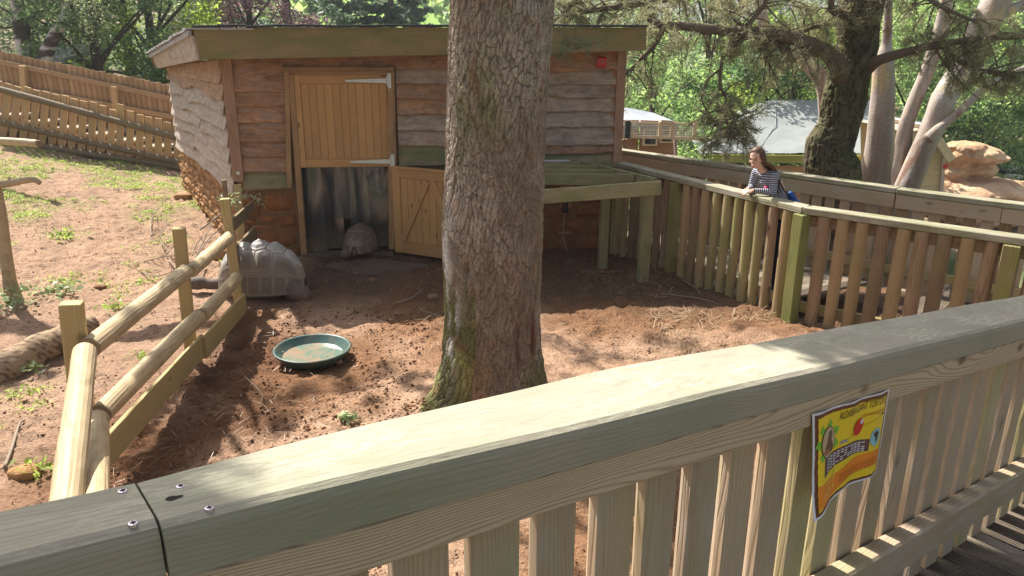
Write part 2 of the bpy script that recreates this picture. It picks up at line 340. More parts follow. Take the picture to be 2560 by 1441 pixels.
M_['leafdark'] = leaf('dark green leaves', (.08, .15, .06), (.21, .30, .13), .52)
M_['leaflime'] = leaf('lime green leaves', (.17, .26, .05), (.36, .43, .11), .55)
M_['leafolive'] = leaf('grey green leaves', (.18, .22, .12), (.34, .38, .22), .55)
M_['leafpurple'] = leaf('purple copper leaves', (.20, .10, .13), (.44, .28, .32), .35)
M_['needle'] = leaf('dusty pine needles', (.20, .21, .11), (.38, .36, .22), .4, nsc=1.5)
M_['needledark'] = leaf('blue green conifer needles', (.07, .115, .075), (.17, .23, .14), .35)
M_['weed'] = leaf('fresh weed leaves', (.20, .29, .07), (.38, .45, .14), .5, nsc=2)
M_['weedpale'] = leaf('pale dusty weed leaves', (.20, .26, .12), (.36, .42, .24), .4, nsc=2)
M_['dryneedle'] = leaf('dry fallen needles', (.20, .12, .06), (.38, .27, .16), .1, nsc=3)
M_['twig'] = plain('grey twig bark', (.27, .22, .17), .9, .1, 0, .3, 40)
M_['barkbrown'] = plain('brown branch bark', (.15, .115, .085), .9, .15, 0, .4, 22, .8)
M_['barkdark'] = plain('dark tree bark', (.07, .055, .04), .9, .1, 0, .4, 9, .6)
# ------------------------------------------------------------------ ground
def gz(x, y):
    x = np.asarray(x, float); y = np.asarray(y, float)
    s = np.clip(-(x + 2.6), 0, 12); z = .018 * s ** 2 * (.35 + .65 * sst(4, 12.5, y)); z = np.where(s > 7, .018 * 49 * (.35 + .65 * sst(4, 12.5, y)) + (s - 7) * .1, z)
    z = z - 2.9 * sst(8.5, 17, y + .3 * x) * sst(.5, 4, x)
    z = z - .30 * sst(0.15, .55, (x - 1.15) * .88 + (y - 8.44) * .476 + .06)       # lower bed below the boardwalk
    z = z + 5.0 * sst(40, 100, y) + 2.2 * sst(26, 60, y) * sst(-4, -14, x)
    return z
def gzs(x, y): return float(gz(np.array([x]), np.array([y]))[0])
def soildetail(x, y):
    p = pts3(x, y); d1, d2 = worley(p[:, :2] * 5.5, 3)
    n = fbm(p * 1.1, 3, 11) * .05 + fbm(p * 4.2, 3, 5) * .030
    return n, d1
gx = np.arange(-10.5, 6.0, .029); gy = np.arange(-.6, 14.6, .029)
X, Y = np.meshgrid(gx, gy); x = X.ravel(); y = Y.ravel(); base = gz(x, y)
n_ = lambda x, y: sst(-.2, .3, fbm(pts3(x, y) * .9, 2, 101))
inn = sst(-2.5, -2.1, x) * (1 - sst(7.6, 8.2, y)); det, wd = soildetail(x, y)
clod = fbm(pts3(x, y) * 11, 4, 31, .7); clod2 = np.clip(fbm(pts3(x, y) * 26, 3, 77), 0, 1)
rough = .55 + .6 * np.clip(fbm(pts3(x, y) * .7, 2, 90) + .5, 0, 1)
z = base + det * (.9 + .3 * inn) + clod * .036 * rough + clod2 * .022 * rough
z -= .022 * sst(.34, .05, wd) * (.4 + .6*n_(x, y)) * inn + .010 * sst(.3, .05, wd) * (1 - inn)
z -= .035 * np.exp(-((x + 1.5) ** 2 + (y - 5.33) ** 2) / .35)           # hollow of the bowl
z += .10 * np.exp(-(np.hypot(x + .17, y - 4.6) - .36) ** 2 / .02) * (.6 + .5 * fbm(pts3(x, y) * 3, 2, 8))
z += .07 * np.exp(-((x - 2.15) ** 2 / .3 + (y - 5.75) ** 2 / .08)) + .05 * np.exp(-((x - 1.2) ** 2 / .5 + (y - 4.9) ** 2 / .1))
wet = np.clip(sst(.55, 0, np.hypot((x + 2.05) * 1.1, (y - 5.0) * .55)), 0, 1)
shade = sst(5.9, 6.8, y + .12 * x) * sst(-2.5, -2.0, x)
c_red = np.array([.28, .150, .080]); c_pale = np.array([.46, .295, .195]); c_wet = np.array([.13, .058, .030]); c_leftd = np.array([.40, .26, .175]); c_humus_shade = np.array([.060, .034, .021]); c_grass = np.array([.30, .31, .13])
n1 = sst(-.3, .35, fbm(pts3(x, y) * 1.3, 5, 21))[:, None]; n2 = sst(-.2, .4, fbm(pts3(x, y) * 3.3, 4, 22))[:, None]
col = c_red * (1 - n1) + c_pale * n1; left = sst(-2.3, -2.9, x)[:, None]; col = col * (1 - left) + (c_leftd * (1 - n2 * .6) + c_pale * 1.05 * n2 * .6) * left
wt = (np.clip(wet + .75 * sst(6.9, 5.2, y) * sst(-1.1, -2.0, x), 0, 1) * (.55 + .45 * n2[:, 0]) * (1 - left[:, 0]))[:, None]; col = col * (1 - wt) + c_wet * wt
hu = (shade * (.6 + .4 * n1[:, 0]) * .78)[:, None]; col = col * (1 - hu) + c_humus_shade * hu  # dark humus by the shed, with the shed's shadow deepened in the colour
def grassmask(x, y):
    g = sst(-3.1, -4.3, x) * sst(6.4, 9.6, y - .25 * (x + 6)) * sst(-.28, .22, fbm(pts3(x, y) * 1.5, 4, 55) + .22 * sst(-4.5, -6.5, x) - .18)
    return np.clip(g + .8 * np.exp(-((x + 5.4) ** 2 / .9 + (y - 11.9) ** 2 / .35)), 0, 1)
gm = (grassmask(x, y) * .35)[:, None]; col = col * (1 - gm) + c_grass * gm
sp = (clod2 > .42)[:, None] * left; col = col * (1 - .45 * sp); col *= (1 + .30 * fbm(pts3(x, y) * 8, 5, 66, .75))[:, None]
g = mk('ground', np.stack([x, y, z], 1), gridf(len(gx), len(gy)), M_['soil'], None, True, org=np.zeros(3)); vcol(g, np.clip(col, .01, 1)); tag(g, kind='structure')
def gtop(px, py):
    n, _ = soildetail(np.array([px]), np.array([py])); return gzs(px, py) + float(n[0]) * .95
fx = np.linspace(-90, 90, 150); fy = np.linspace(-15, 150, 150); X, Y = np.meshgrid(fx, fy); x = X.ravel(); y = Y.ravel(); near = ((x > -11.5) & (x < 7) & (y > -1.8) & (y < 15.6))
z = gz(x, y) - np.where(near, .5, 0.02); far = mk('meadow_ground', np.stack([x, y, z], 1), gridf(150, 150), M_['soil'], None, True, org=np.zeros(3))
vcol(far, np.where((fbm(pts3(x, y) * .2, 3, 4) > -.15)[:, None], np.array([.09, .13, .04]), np.array([.30, .24, .16]))); tag(far, kind='structure')

# loose litter: crumbs of soil, stalks and needles
def scatter_quads(P, ln, wd, lift=.01, flat=.25, mat=None, name='x', label=None, bend=0):
    n = len(P); a = rs.uniform(0, 2*math.pi, n); t = rs.uniform(-flat, flat, n); L = ln * rs.uniform(.5, 1.4, n); W = wd * rs.uniform(.6, 1.3, n)
    d = np.stack([np.cos(a)*np.cos(t), np.sin(a)*np.cos(t), np.sin(t)], 1); s = np.stack([-np.sin(a), np.cos(a), rs.uniform(-.3, .3, n)], 1)
    P = P + [0, 0, lift]; q = np.stack([P - d*L[:, None]/2 - s*W[:, None]/2, P + d*L[:, None]/2 - s*W[:, None]/2, P + d*L[:, None]/2 + s*W[:, None]/2, P - d*L[:, None]/2 + s*W[:, None]/2], 1).reshape(-1, 3)
    o = mk(name, q, np.arange(4*n).reshape(-1, 4), mat, None, org=np.zeros(3)); return tag(o, label, None, None, 'stuff')
def onground(n, x0, x1, y0, y1, dens=None):
    x = rs.uniform(x0, x1, n); y = rs.uniform(y0, y1, n)
    if dens is not None: k = rs.uniform(0, 1, n) < dens(x, y); x = x[k]; y = y[k]
    dt, _ = soildetail(x, y); return np.stack([x, y, gz(x, y) + dt * .95], 1)
P = onground(15000, -2.4, 3.2, 2.0, 8.2, lambda x, y: .12 + .75 * sst(-.2, .3, fbm(pts3(x, y) * 1.4, 3, 71)) * (.25 + .75 * sst(-.5, 2.2, x)))
scatter_quads(P, .065, .0036, .02, .35, M_['dryneedle'], 'fallen_needles', 'thin dry needles and stalks lying over the bare red soil')
Vt = np.array([(1,0,0),(-1,0,0),(0,1,0),(0,-1,0),(0,0,1),(0,0,-1)], float); Ft = np.array([(0,2,4),(2,1,4),(1,3,4),(3,0,4),(2,0,5),(1,2,5),(3,1,5),(0,3,5)])
def lumps(name, P, smin, smax, mat, label, pw=3):
    n = len(P); s = smin + (smax - smin) * rs.uniform(0, 1, n) ** pw
    V = Vt[None] * rs.uniform(.55, 1.25, (n, 6, 1)) * s[:, None, None] * np.array([1, 1, .7]); a = rs.uniform(0, 6.28, n); c, sn = np.cos(a)[:, None], np.sin(a)[:, None]
    V = np.stack([V[..., 0]*c - V[..., 1]*sn, V[..., 0]*sn + V[..., 1]*c, V[..., 2]], -1) + (P + [0, 0, .008])[:, None]
    return tag(mk(name, V.reshape(-1, 3), (Ft[None] + 6*np.arange(n)[:, None, None]).reshape(-1, 3), mat, None, org=np.zeros(3)), label, kind='stuff')
lumps('dug_clods', onground(4200, -2.4, -.6, 1.8, 6.4, lambda x, y: .25 + .75*sst(-.1, .25, fbm(pts3(x, y)*2.2, 3, 47))), .004, .020, M_['clod'], 'larger clods of freshly dug damp soil inside the log rails', 3)
lumps('soil_crumbs', onground(60000, -8, 3.0, 1.2, 9.5, lambda x, y: .15 + .85 * sst(-.1, .3, fbm(pts3(x, y) * 1.1, 3, 44)) * (.5 + .5*sst(7, 4, y))), .003, .014, M_['clod'], 'crumbs and clods of dug over red soil', 4)

P = np.concatenate([onground(1900, 1.2, 3.0, 4.6, 6.3), onground(260, .6, 1.6, 6.6, 7.6)]); scatter_quads(P, .11, .0045, .03, .4, M_['dryneedle'], 'straw_litter', 'scattered straw and stalks gathered by the green corner post')
# ------------------------------------------------------------------ grass and weeds on the bank
def weedcloud(C, n, r, size, h=.05):
    c = C[rs.randint(0, len(C), n)] + np.stack([rs.normal(0, r, n), rs.normal(0, r, n), rs.uniform(.0, h, n)], 1); return leafquads(c, size)
def leafquads(c, size, asp=.55, up=.35, var=.45, droop=None):
    n = len(c); nr = rs.normal(0, 1, (n, 3)); nr[:, 2] = np.abs(nr[:, 2]) + up; nr /= np.linalg.norm(nr, axis=1)[:, None]
    t = np.cross(nr, rs.normal(0, 1, (n, 3))); t /= np.linalg.norm(t, axis=1)[:, None] + 1e-9; b = np.cross(nr, t)
    s = (size * rs.uniform(1 - var, 1 + var, n))[:, None] / 2
    return np.stack([c - t*s, c - b*s*asp + nr*s*.15, c + t*s, c + b*s*asp + nr*s*.15], 1).reshape(-1, 3)
def leaves(name, V, mat, parent=None, **k):
    return mk(name, V, np.arange(len(V)).reshape(-1, 4), mat, parent, **k)
P = onground(9000, -9.5, -2.6, 4.5, 13, lambda x, y: grassmask(x, y) ** 1.5)
P2 = onground(1500, -9.5, -2.6, 3.0, 12, lambda x, y: .35 * (fbm(pts3(x, y) * 1.6, 2, 9) > .12))
tag(leaves('ground_cover', np.concatenate([weedcloud(P[:5200], 34000, .024, .021, .03), weedcloud(P2[:260], 7000, .05, .024, .05)]), M_['weed'], org=np.zeros(3)), 'sparse bright green seedlings and clover greening the bare bank', kind='stuff')
def weed(px, py, label, n=60, r=.06, size=.045, mat='weed', h=.09, group=None):
    p = atz(px, py, 0.0)
    for _ in range(4): p = atz(px, py, gtop(p[0], p[1]))
    t = root('weed', p, label, 'weed', group); c = p + np.stack([rs.normal(0, r, n), rs.normal(0, r, n), rs.uniform(.01, h, n)], 1)
    leaves('foliage', leafquads(c, size), M_[mat], t)
    v, f = merge([tubev([p, p + [rs.uniform(-r, r), rs.uniform(-r, r), h]], [.002, .001], 4) for _ in range(6)]); mk('stem', v, f, M_['weed'], t); return p
weed(25, 765, 'leafy pale green weed growing round the foot of the bent sapling', 150, .14, .06, 'weedpale', .16)
weed(155, 735, 'small pale leaved weed on the bare bank, just right of the sapling foot', 80, .10, .055, 'weedpale', .08)
weed(285, 775, 'little upright green weed left of the second fence post', 40, .05, .045)
weed(92, 935, 'tiny weed with pale round leaves below the bark covered log', 25, .04, .04, 'weedpale')
weed(105, 1180, 'seedling with lobed leaves beside the broken brick at lower left', 45, .07, .05)
weed(870, 1052, 'lone green sprig lying on the red soil between bowl and railing', 40, .03, .05, 'weedpale', .05)
weed(355, 905, 'green tuft close to the near end of the log rails', 30, .06, .035)
weed(160, 600, 'low bushy weed in the middle of the grassy bank', 90, .10, .05, 'weed', .12)
weed(160, 1175, 'slender weed under the leaning near rail', 25, .06, .035)

def rock(name, p, s, mat, label=None, cat='stone', seed=0, group=None, rz=0, parent=None, sub=9):
    th = np.linspace(0, math.pi, sub); an = np.linspace(0, 2*math.pi, sub*2, endpoint=False); T, A = np.meshgrid(th, an, indexing='ij')
    d = np.stack([np.sin(T)*np.cos(A), np.sin(T)*np.sin(A), np.cos(T)], -1).reshape(-1, 3); d = np.sign(d) * np.abs(d) ** .75
    d = d * (1 + .22 * fbm(d * 1.7 + seed * 3.1, 3, seed))[:, None] * np.array(s) / 2; c, q = math.cos(rz), math.sin(rz)
    d = np.stack([d[:, 0]*c - d[:, 1]*q, d[:, 0]*q + d[:, 1]*c, d[:, 2]], 1) + np.array(p) + [0, 0, s[2] * .35]
    o = mk(name, d, gridf(sub*2, sub, True), mat, parent); 
    if label: tag(o, label, cat, group)
    return o
def rockpx(px, py, s, label, mat='pebble', seed=0, name='stone', cat='stone', **k):
    p = atz(px, py); p = atz(px, py, gtop(p[0], p[1])); return rock(name, p, s, M_[mat], label, cat, seed, **k)
rockpx(62, 1192, (.17, .11, .07), 'tawny broken brick lying by a stick at lower left', 'sandlit', 2, 'broken_brick', 'brick')
rockpx(458, 497, (.26, .13, .09), 'flat brown slab fallen at the foot of the rubble wall', 'sandlit', 3)
rockpx(250, 722, (.12, .08, .04), 'flat dark stone on the bare bank left of the second post', 'clod', 5)
rockpx(930, 705, (.09, .07, .045), 'pale rounded stone in the shade before the stable door', 'pebble', 6)
rockpx(1082, 748, (.11, .09, .055), 'brown stone just left of the big trunk', 'pebble', 7)
rockpx(995, 788, (.07, .05, .03), 'small reddish stone at the edge of the shed shadow', 'pebble', 8)
rockpx(1030, 1022, (.055, .05, .03), 'dark lump of earth between bowl and trunk foot', 'clod', 9)
rockpx(848, 908, (.05, .04, .03), 'tan pebble against the right rim of the bowl', 'pebble', 10)
rockpx(1505, 682, (.06, .045, .02), 'pale orange chip on the ground before the rear joist post', 'sandlit', 11)
rockpx(768, 752, (.05, .045, .03), 'rounded reddish clod by the tortoise hind foot', 'clod', 12)
rockpx(560, 650, (.22, .16, .15), 'pale boulder behind the second log fence post', 'sandlit', 13)
# slab and puddle before the door
sl = []
for (px, py, r_) in ((905, 668, 0), ): 
    an = np.linspace(0, 2*math.pi, 22, endpoint=False); c = np.array([-1.42, 7.62]); q = np.stack([c[0] + (.50 + .10*np.sin(3*an))*np.cos(an), c[1] + (.24 + .05*np.cos(4*an))*np.sin(an)], 1)
v, f = loft([np.column_stack([q, np.full(22, -.05)]), np.column_stack([q, np.full(22, .028)]), np.column_stack([c + (q - c)*.96, np.full(22, .036)])])
tag(mk('concrete_slab', v, f, M_['concrete']), kind='structure')

# ------------------------------------------------------------------ generic fence maker
def fence_run(t, a, b, z0, z1, pitch, w_, tk, mats, off, outw, nm='picket', lean=.012, round_=True, skip=None, jit=.02, g0=None):
    a = np.array(a, float); b = np.array(b, float); L = np.linalg.norm(b[:2] - a[:2]); d = (b - a) / L; n = int(L / pitch); o2 = np.array([*outw, 0.])
    for i in range(n + 1):
        s = (i + .5) * L / (n + 1)
        if skip and skip(s): continue
        p = a + d * s + o2 * off; zz0 = z0(s) if callable(z0) else z0; zz1 = z1(s) if callable(z1) else z1
        lo = p + [0, 0, zz0]; hi = p + [0, 0, zz1]; hi = hi + np.array([d[0], d[1], 0]) * rs.uniform(-lean, lean); lo = lo + np.array([d[0], d[1], 0]) * rs.uniform(-lean, lean) + [0, 0, rs.uniform(-jit, jit)]
        m = mats[rs.choice(len(mats), p=None)]
        bar(nm, lo, hi, halfprof(w_ * rs.uniform(.95, 1.05), tk) if round_ else rectprof(w_, tk, .004), m, t, up=(*outw, 0), smooth=False, nseg=2, wob=.03)

# ------------------------------------------------------------------ near fence with its broad handrail
VP = ray(3612, 550); d3 = VP / np.linalg.norm(VP); dh = np.array([d3[0], d3[1], 0]); dh /= np.linalg.norm(dh); SL = d3[2] / math.hypot(d3[0], d3[1])
nn = np.array([dh[1], -dh[0], 0]); A0 = EYE + .9 * ray(400, 1312)
def nf(u, off=0., dz=0.):      # along the fence, towards the walker's side, above the handrail edge line
    return A0 + dh * u + nn * off + np.array([0, 0, SL * u + dz])
capn = np.cross(nn, d3); capn = capn if capn[2] > 0 else -capn
def capuv(x, y):
    r = ray(x, y); p = EYE + np.dot(A0 - EYE, capn) / np.dot(r, capn) * r; q = p - A0; return np.dot(q, dh), np.dot(q, nn)
def onfence(x, y, off=0.):
    r = ray(x, y); s = np.dot(A0 + nn * off - EYE, nn) / np.dot(r, nn); p = EYE + s * r; u = np.dot(p - A0, dh); return u, p[2] - A0[2] - u * SL
nfz = nf(1.4)
NF = root('near_fence', (nfz[0], nfz[1], .3), 'near picket fence with broad pale handrail crossing the whole foreground', 'fence')
def capboard(us, farw, nearo, name='handrail_board'):
    secs = []; T = .078; pr = [(0, 0), (.004, .0), (0, 0)]
    for i, u in enumerate(us):
        fw = farw(u); no = nearo(u); e = .012
        prof = [(no, -T), (no+.0, -e*1.6), (no - e*.35, -e*.55), (no - e*1.3, 0), (fw + e, 0), (fw + .002, -e), (fw, -T)]
        wv = .0015 * math.sin(u * 7)
        secs.append(np.array([nf(u, o, z_ + wv) for o, z_ in prof]))
    v, f = loft(secs); c = v.mean(0); M = Matrix((Vector(d3), Vector(-nn), Vector(capn))).transposed().to_4x4(); M.translation = Vector(c)
    Mi = np.array(M.inverted()); v2 = v @ Mi[:3, :3].T + Mi[:3, 3]
    o = obj(name, mesh(name, v2, f, M_['cap']), NF, M); return o
fu = np.array([capuv(*q) for q in [(340, 1198), (850, 1070), (1480, 925), (2100, 815), (2560, 735)]])
farw = lambda u: float(np.interp(u, fu[:, 0], fu[:, 1]))
capboard(np.linspace(.0015, 4.6, 40), farw, lambda u: .004)
capboard(np.linspace(-1.5, -.0015, 12), lambda u: -.125 - .01 * u, lambda u: -.002 - .03 * (-u) ** 1.0 * 0)
def screw(p, nrm, r, parent):
    q = np.array(nrm, float); q /= np.linalg.norm(q); v, f = tubev([np.array(p) - q*.003, np.array(p) + q*.0012, np.array(p) + q*.0015], [r, r, r*.8], 14); s = mk('screw', v, f, M_['zinc'], parent)
    M, _ = frame(np.array(p) + q*.0012 - dh*r*.6, np.array(p) + q*.0012 + dh*r*.6, q)
    for a in (0, 1):
        dd = dh if a else nn; plank('cross_slot', np.array(p) + q*.0018 - dd*r*.55, np.array(p) + q*.0018 + dd*r*.55, r*.24, .0016, M_['hole'], s, up=q, c=.0002, endc=0)
for px, py in ((306, 1229), (332, 1310), (451, 1217), (523, 1272)):
    u, o_ = capuv(px, py); screw(nf(u, o_, 0), capn, .0055, NF)
u, o_ = capuv(436, 1246); kh = np.array([nf(u + .011*math.cos(a_) , o_ + .0045*math.sin(a_)*(1 + .3*math.cos(3*a_)), .0012) for a_ in np.linspace(0, 2*math.pi, 18, endpoint=False)]); v, f = kh, [tuple(range(18))]; mk('knot_hole', v, f, M_['hole'], NF)
# beam below the rail, bottom rail, hidden posts
BZ = -.078
plank('top_beam', nf(.012, -.020, BZ - .004 - .040), nf(4.5, -.020, BZ - .004 - .040), .078, .036, M_['beam'], NF, up=nn, c=.004)
plank('top_beam', nf(-1.5, -.028, BZ - .004 - .04), nf(-.02, -.028, BZ - .004 - .04), .078, .036, M_['beam'], NF, up=nn, c=.004)
plank('bottom_rail', nf(-1.5, -.014, -.765), nf(4.6, -.014, -.765), .125, .066, M_['nearpick'], NF, up=nn, c=.008)
for i in range(-10, 30):
    u = .035 + i * .1505 + rs.uniform(-.006, .006)
    if i < 0: u -= .01
    m = M_['nearpick'] if (rs.rand() < .6 or u < 1.0 or i % 3 == 0) else M_['nearpickg']
    lo = nf(u + .055 + rs.uniform(-.004, .004), -.078, -1.05); hi = nf(u + .055, -.078, -.085)
    bar('picket', lo, hi, halfprof(.104 * rs.uniform(.94, 1.04), .052), m, NF, up=tuple(-nn), nseg=2, wob=.02)
for u in (-.12, 2.35, 4.4): plank('post', nf(u, -.085, -2.0 if u > 1 else -2.2), nf(u, -.085, -.1), .09, .09, M_['nearpickg'], NF, up=nn) if u != 2.35 else None
# the upper boardwalk behind the near fence
UD = root('boardwalk_deck', nf(1.5, .6, -1.1), 'grooved damp deck boards of the near boardwalk below the near fence', 'decking')
for i in range(-6, 38):
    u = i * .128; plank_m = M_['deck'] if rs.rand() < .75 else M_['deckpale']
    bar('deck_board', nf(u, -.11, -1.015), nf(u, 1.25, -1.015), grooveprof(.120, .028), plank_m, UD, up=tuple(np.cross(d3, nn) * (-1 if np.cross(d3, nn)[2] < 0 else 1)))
for o_ in (-.02, .6, 1.2): plank('joist', nf(-.8, o_, -1.11), nf(4.8, o_, -1.11), .15, .05, M_['deck'], UD, up=nn)

# ------------------------------------------------------------------ the printed notice
pc = [onfence(*q) for q in ((2027, 1035), (2223, 972), (2190, 1180), (1990, 1283))]
def sheet(s, t, off=0.):       # s 0..1 left-right, t 0..1 top-bottom
    s = np.asarray(s, float); t = np.asarray(t, float); tl, tr, br, bl = [np.array(q) for q in pc]
    p = tl[None]*((1-s)*(1-t))[:, None] + tr[None]*(s*(1-t))[:, None] + br[None]*(s*t)[:, None] + bl[None]*((1-s)*t)[:, None]
    p[:, 0] += .028 * np.sin(math.pi * t) * (1 - s) ** 2 * .9; p[:, 1] -= .022 * np.sin(math.pi * s) * t ** 2 * -.5 + .0
    out = .004 + off + .045 * (1 - s) ** 2 * t ** 3 + .006 * np.sin(s * 9 + .4) * t + .003 * np.sin(s * 17)
    return A0[None] + dh[None]*p[:, :1] + nn[None]*out[:, None] + np.stack([0*s, 0*s, SL*p[:, 0] + p[:, 1]], 1)
SG = root('information_notice', sheet(np.array([.5]), np.array([1.]))[0], 'yellow laminated notice about the giant tortoise fixed to the near fence', 'sign')
def pmat(nm, c, rough=.35):
    k = 'print_' + nm
    if k not in M_: M_[k] = plain('print ' + nm, c, rough, .4, 0, .04, 8)
    return M_[k]
def sgrid(name, s0, s1, t0, t1, mat, off, n=(26, 26), shape=None, edge=0, parent=None):
    a = np.linspace(0, 1, n[0]); b = np.linspace(0, 1, n[1]); Sg, Tg = np.meshgrid(a, b); s = Sg.ravel(); t = Tg.ravel()
    if shape: s, t = shape(s, t)
    else: s = s0 + (s1 - s0) * s; t = t0 + (t1 - t0) * t
    if edge:
        q = pts3(s * 9, t * 9); e = (Sg.ravel() % 1 == 0); e2 = (Tg.ravel() % 1 == 0); s = s + e * edge * vnoise(pts3(t * 30, s * 0 + s0 * 9), 3); t = t + e2 * edge * vnoise(pts3(s * 30, t * 0 + t0 * 7), 4)
    return mk(name, sheet(s, t, off), gridf(*n), mat, parent or SG, False)
sgrid('laminate', 0, 1, 0, 1, pmat('white', (.72, .72, .78)), 0)
sgrid('torn_border', .022, .98, .02, .98, pmat('maroon', (.115, .025, .012)), .0006, edge=.004)
sgrid('yellow_field', .055, .955, .055, .95, pmat('yellow', (.80, .58, .012)), .0012, (60, 60), edge=.008)
sgrid('orange_band', 0, 1, 0, 1, pmat('orange', (.78, .23, .012)), .0018, (30, 8), shape=lambda a, b: (.055 + .90 * a, .72 + .035 * np.sin(a * 5.6 + .3) - .03 * a + b * (.20 - .03 * a)))
sgrid('text_plate', 0, 1, 0, 1, pmat('plum', (.075, .035, .05)), .0018, (24, 8), shape=lambda a, b: (.15 + .62 * a, .50 - .035 * np.sin(a * 3.1) + .005 * a + b * (.19 - .05 * a)))
for i in range(5):
    for j in range(11):
        if rs.rand() < .9: sgrid('text_line', 0, 1, 0, 1, pmat('paper', (.70, .68, .72)), .0024, (3, 2), shape=lambda a, b: ((lambda q: (.185 + .54 * q, .522 + .030 * i - .035 * math.sin(((j + .5) / 11) * 3.1) + b * .013 - .006 * i * q))((j + .12 + .76 * a) / 11)))
for i in range(4):
    for j in range(12): sgrid('text_line', 0, 1, 0, 1, pmat('rust', (.35, .06, .01)), .0024, (3, 2), shape=lambda a, b: ((lambda q: (.40 + .50 * q, .775 + .028 * i - .02 * q + .015 * np.sin(q * 5) + b * .009))((j + .1 + .75 * a) / 12)))
def disc(name, cs, ct, rs_, rt, mat, off, n=28, f=None):
    a = np.linspace(0, 2*math.pi, n, endpoint=False); r = np.ones(n) if f is None else f(a)
    s = np.concatenate([[cs], cs + rs_ * .5 * r * np.cos(a), cs + rs_ * r * np.cos(a)]); t = np.concatenate([[ct], ct + rt * .5 * r * np.sin(a), ct + rt * r * np.sin(a)])
    F = [(0, 1 + i, 1 + (i + 1) % n) for i in range(n)] + [(1 + i, 1 + n + i, 1 + n + (i + 1) % n, 1 + (i + 1) % n) for i in range(n)]
    return mk(name, sheet(s, t, off), F, mat, SG)
for k in range(7):
    a0 = rs.uniform(0, 6.28); disc('leaf_print', .19 + .13*math.cos(k*.9+.4), .33 + .17*math.sin(k*.9+.4), .035, .05, pmat('leafgreen', (.15, .48, .03)), .0018, 14, lambda a: .6 + .5*np.abs(np.cos(a*2 + a0)))
disc('photo_rim', .19, .34, .105, .165, pmat('black', (.02, .015, .012)), .0024)
disc('photo_print', .19, .34, .097, .155, pmat('cream', (.50, .38, .24)), .003)
disc('tortoise_print', .205, .375, .065, .105, pmat('brown', (.12, .06, .035)), .0036, 20, lambda a: .85 + .2*np.sin(a*3)); disc('head_print', .215, .27, .032, .05, pmat('greybrown', (.11, .10, .09)), .0036, 16); disc('foot_print', .17, .43, .05, .03, pmat('reddish', (.30, .12, .06)), .0042, 14)
disc('red_badge', .60, .325, .062, .09, pmat('signred', (.62, .01, .01)), .0034, 30, lambda a: np.where((a > 5.0) & (a < 6.1), 1.25, 1.0))
sgrid('badge_block', .625, .66, .245, .29, pmat('paper', (.7, .7, .7)), .0042, (3, 3)); sgrid('grey_tab', .37, .46, .40, .43, pmat('grey', (.30, .30, .36)), .0024, (6, 3)); sgrid('black_tab', .895, .935, .235, .26, pmat('black', (.02, .015, .012)), .0024, (4, 3))
sgrid('scale_line', 0, 1, 0, 1, pmat('black', (.02, .015, .012)), .0024, (8, 2), shape=lambda a, b: (.46 + .44*a, .408 - .155*a + .004*b))
disc('globe_print', .845, .50, .072, .105, pmat('sea', (.22, .50, .60)), .0024); 
af = [(-.5, -.75), (.1, -.85), (.55, -.45), (.75, -.25), (.35, .1), (.3, .4), (.05, .85), (-.2, .8), (-.25, .3), (-.35, -.05), (-.75, -.15), (-.8, -.45)]
q = np.array([(0, 0)] + af) * .72; mk('continent_print', sheet(.85 + q[:, 0]*.072, .49 + q[:, 1]*.105, .003), [(0, 1 + i, 1 + (i + 1) % 12) for i in range(12)], pmat('black', (.02, .015, .012)), SG)
def text(body, s0, t0, width, mat, off, skew=0., rise=0., name='lettering', hscale=1.0, curve=0., squash=1.0):
    cu = bpy.data.curves.new('txt', 'FONT'); cu.body = body; cu.size = 1; cu.shear = skew; to = bpy.data.objects.new('txt', cu); COL.objects.link(to)
    me = bpy.data.meshes.new_from_object(to); bpy.data.objects.remove(to); n = len(me.vertices); co = np.zeros(n * 3); me.vertices.foreach_get('co', co); co = co.reshape(-1, 3)
    k = width / (co[:, 0].max() - co[:, 0].min()); xx = (co[:, 0] - co[:, 0].min()) * k; yy = co[:, 1] * k * 1.43 * hscale     # sheet is 0.42 by 0.29
    F = [tuple(p.vertices) for p in me.polygons]; bpy.data.meshes.remove(me); q = xx / width
    s = s0 + xx; t = t0 - yy - rise * q + curve * np.sin(q * math.pi)
    return mk(name, sheet(s, t, off), F, mat, SG)
text('ALDABRA GIANT TORTOISE', .33, .155, .60, pmat('darkbrown', (.05, .02, .01)), .003, .12, .03, hscale=1.75)
text('Geochelone gigantea', .645, .225, .285, pmat('rust2', (.50, .10, .01)), .003, .2, .01, hscale=1.2)
text('did you', .155, .80, .13, pmat('gold', (.80, .62, .10)), .003, .2, .02, hscale=1.2); text('know', .13, .89, .155, pmat('gold', (.8, .62, .1)), .003, .2, .02, hscale=1.2); text('?', .30, .86, .036, pmat('gold', (.8, .62, .1)), .003, .1, 0, hscale=1.6)

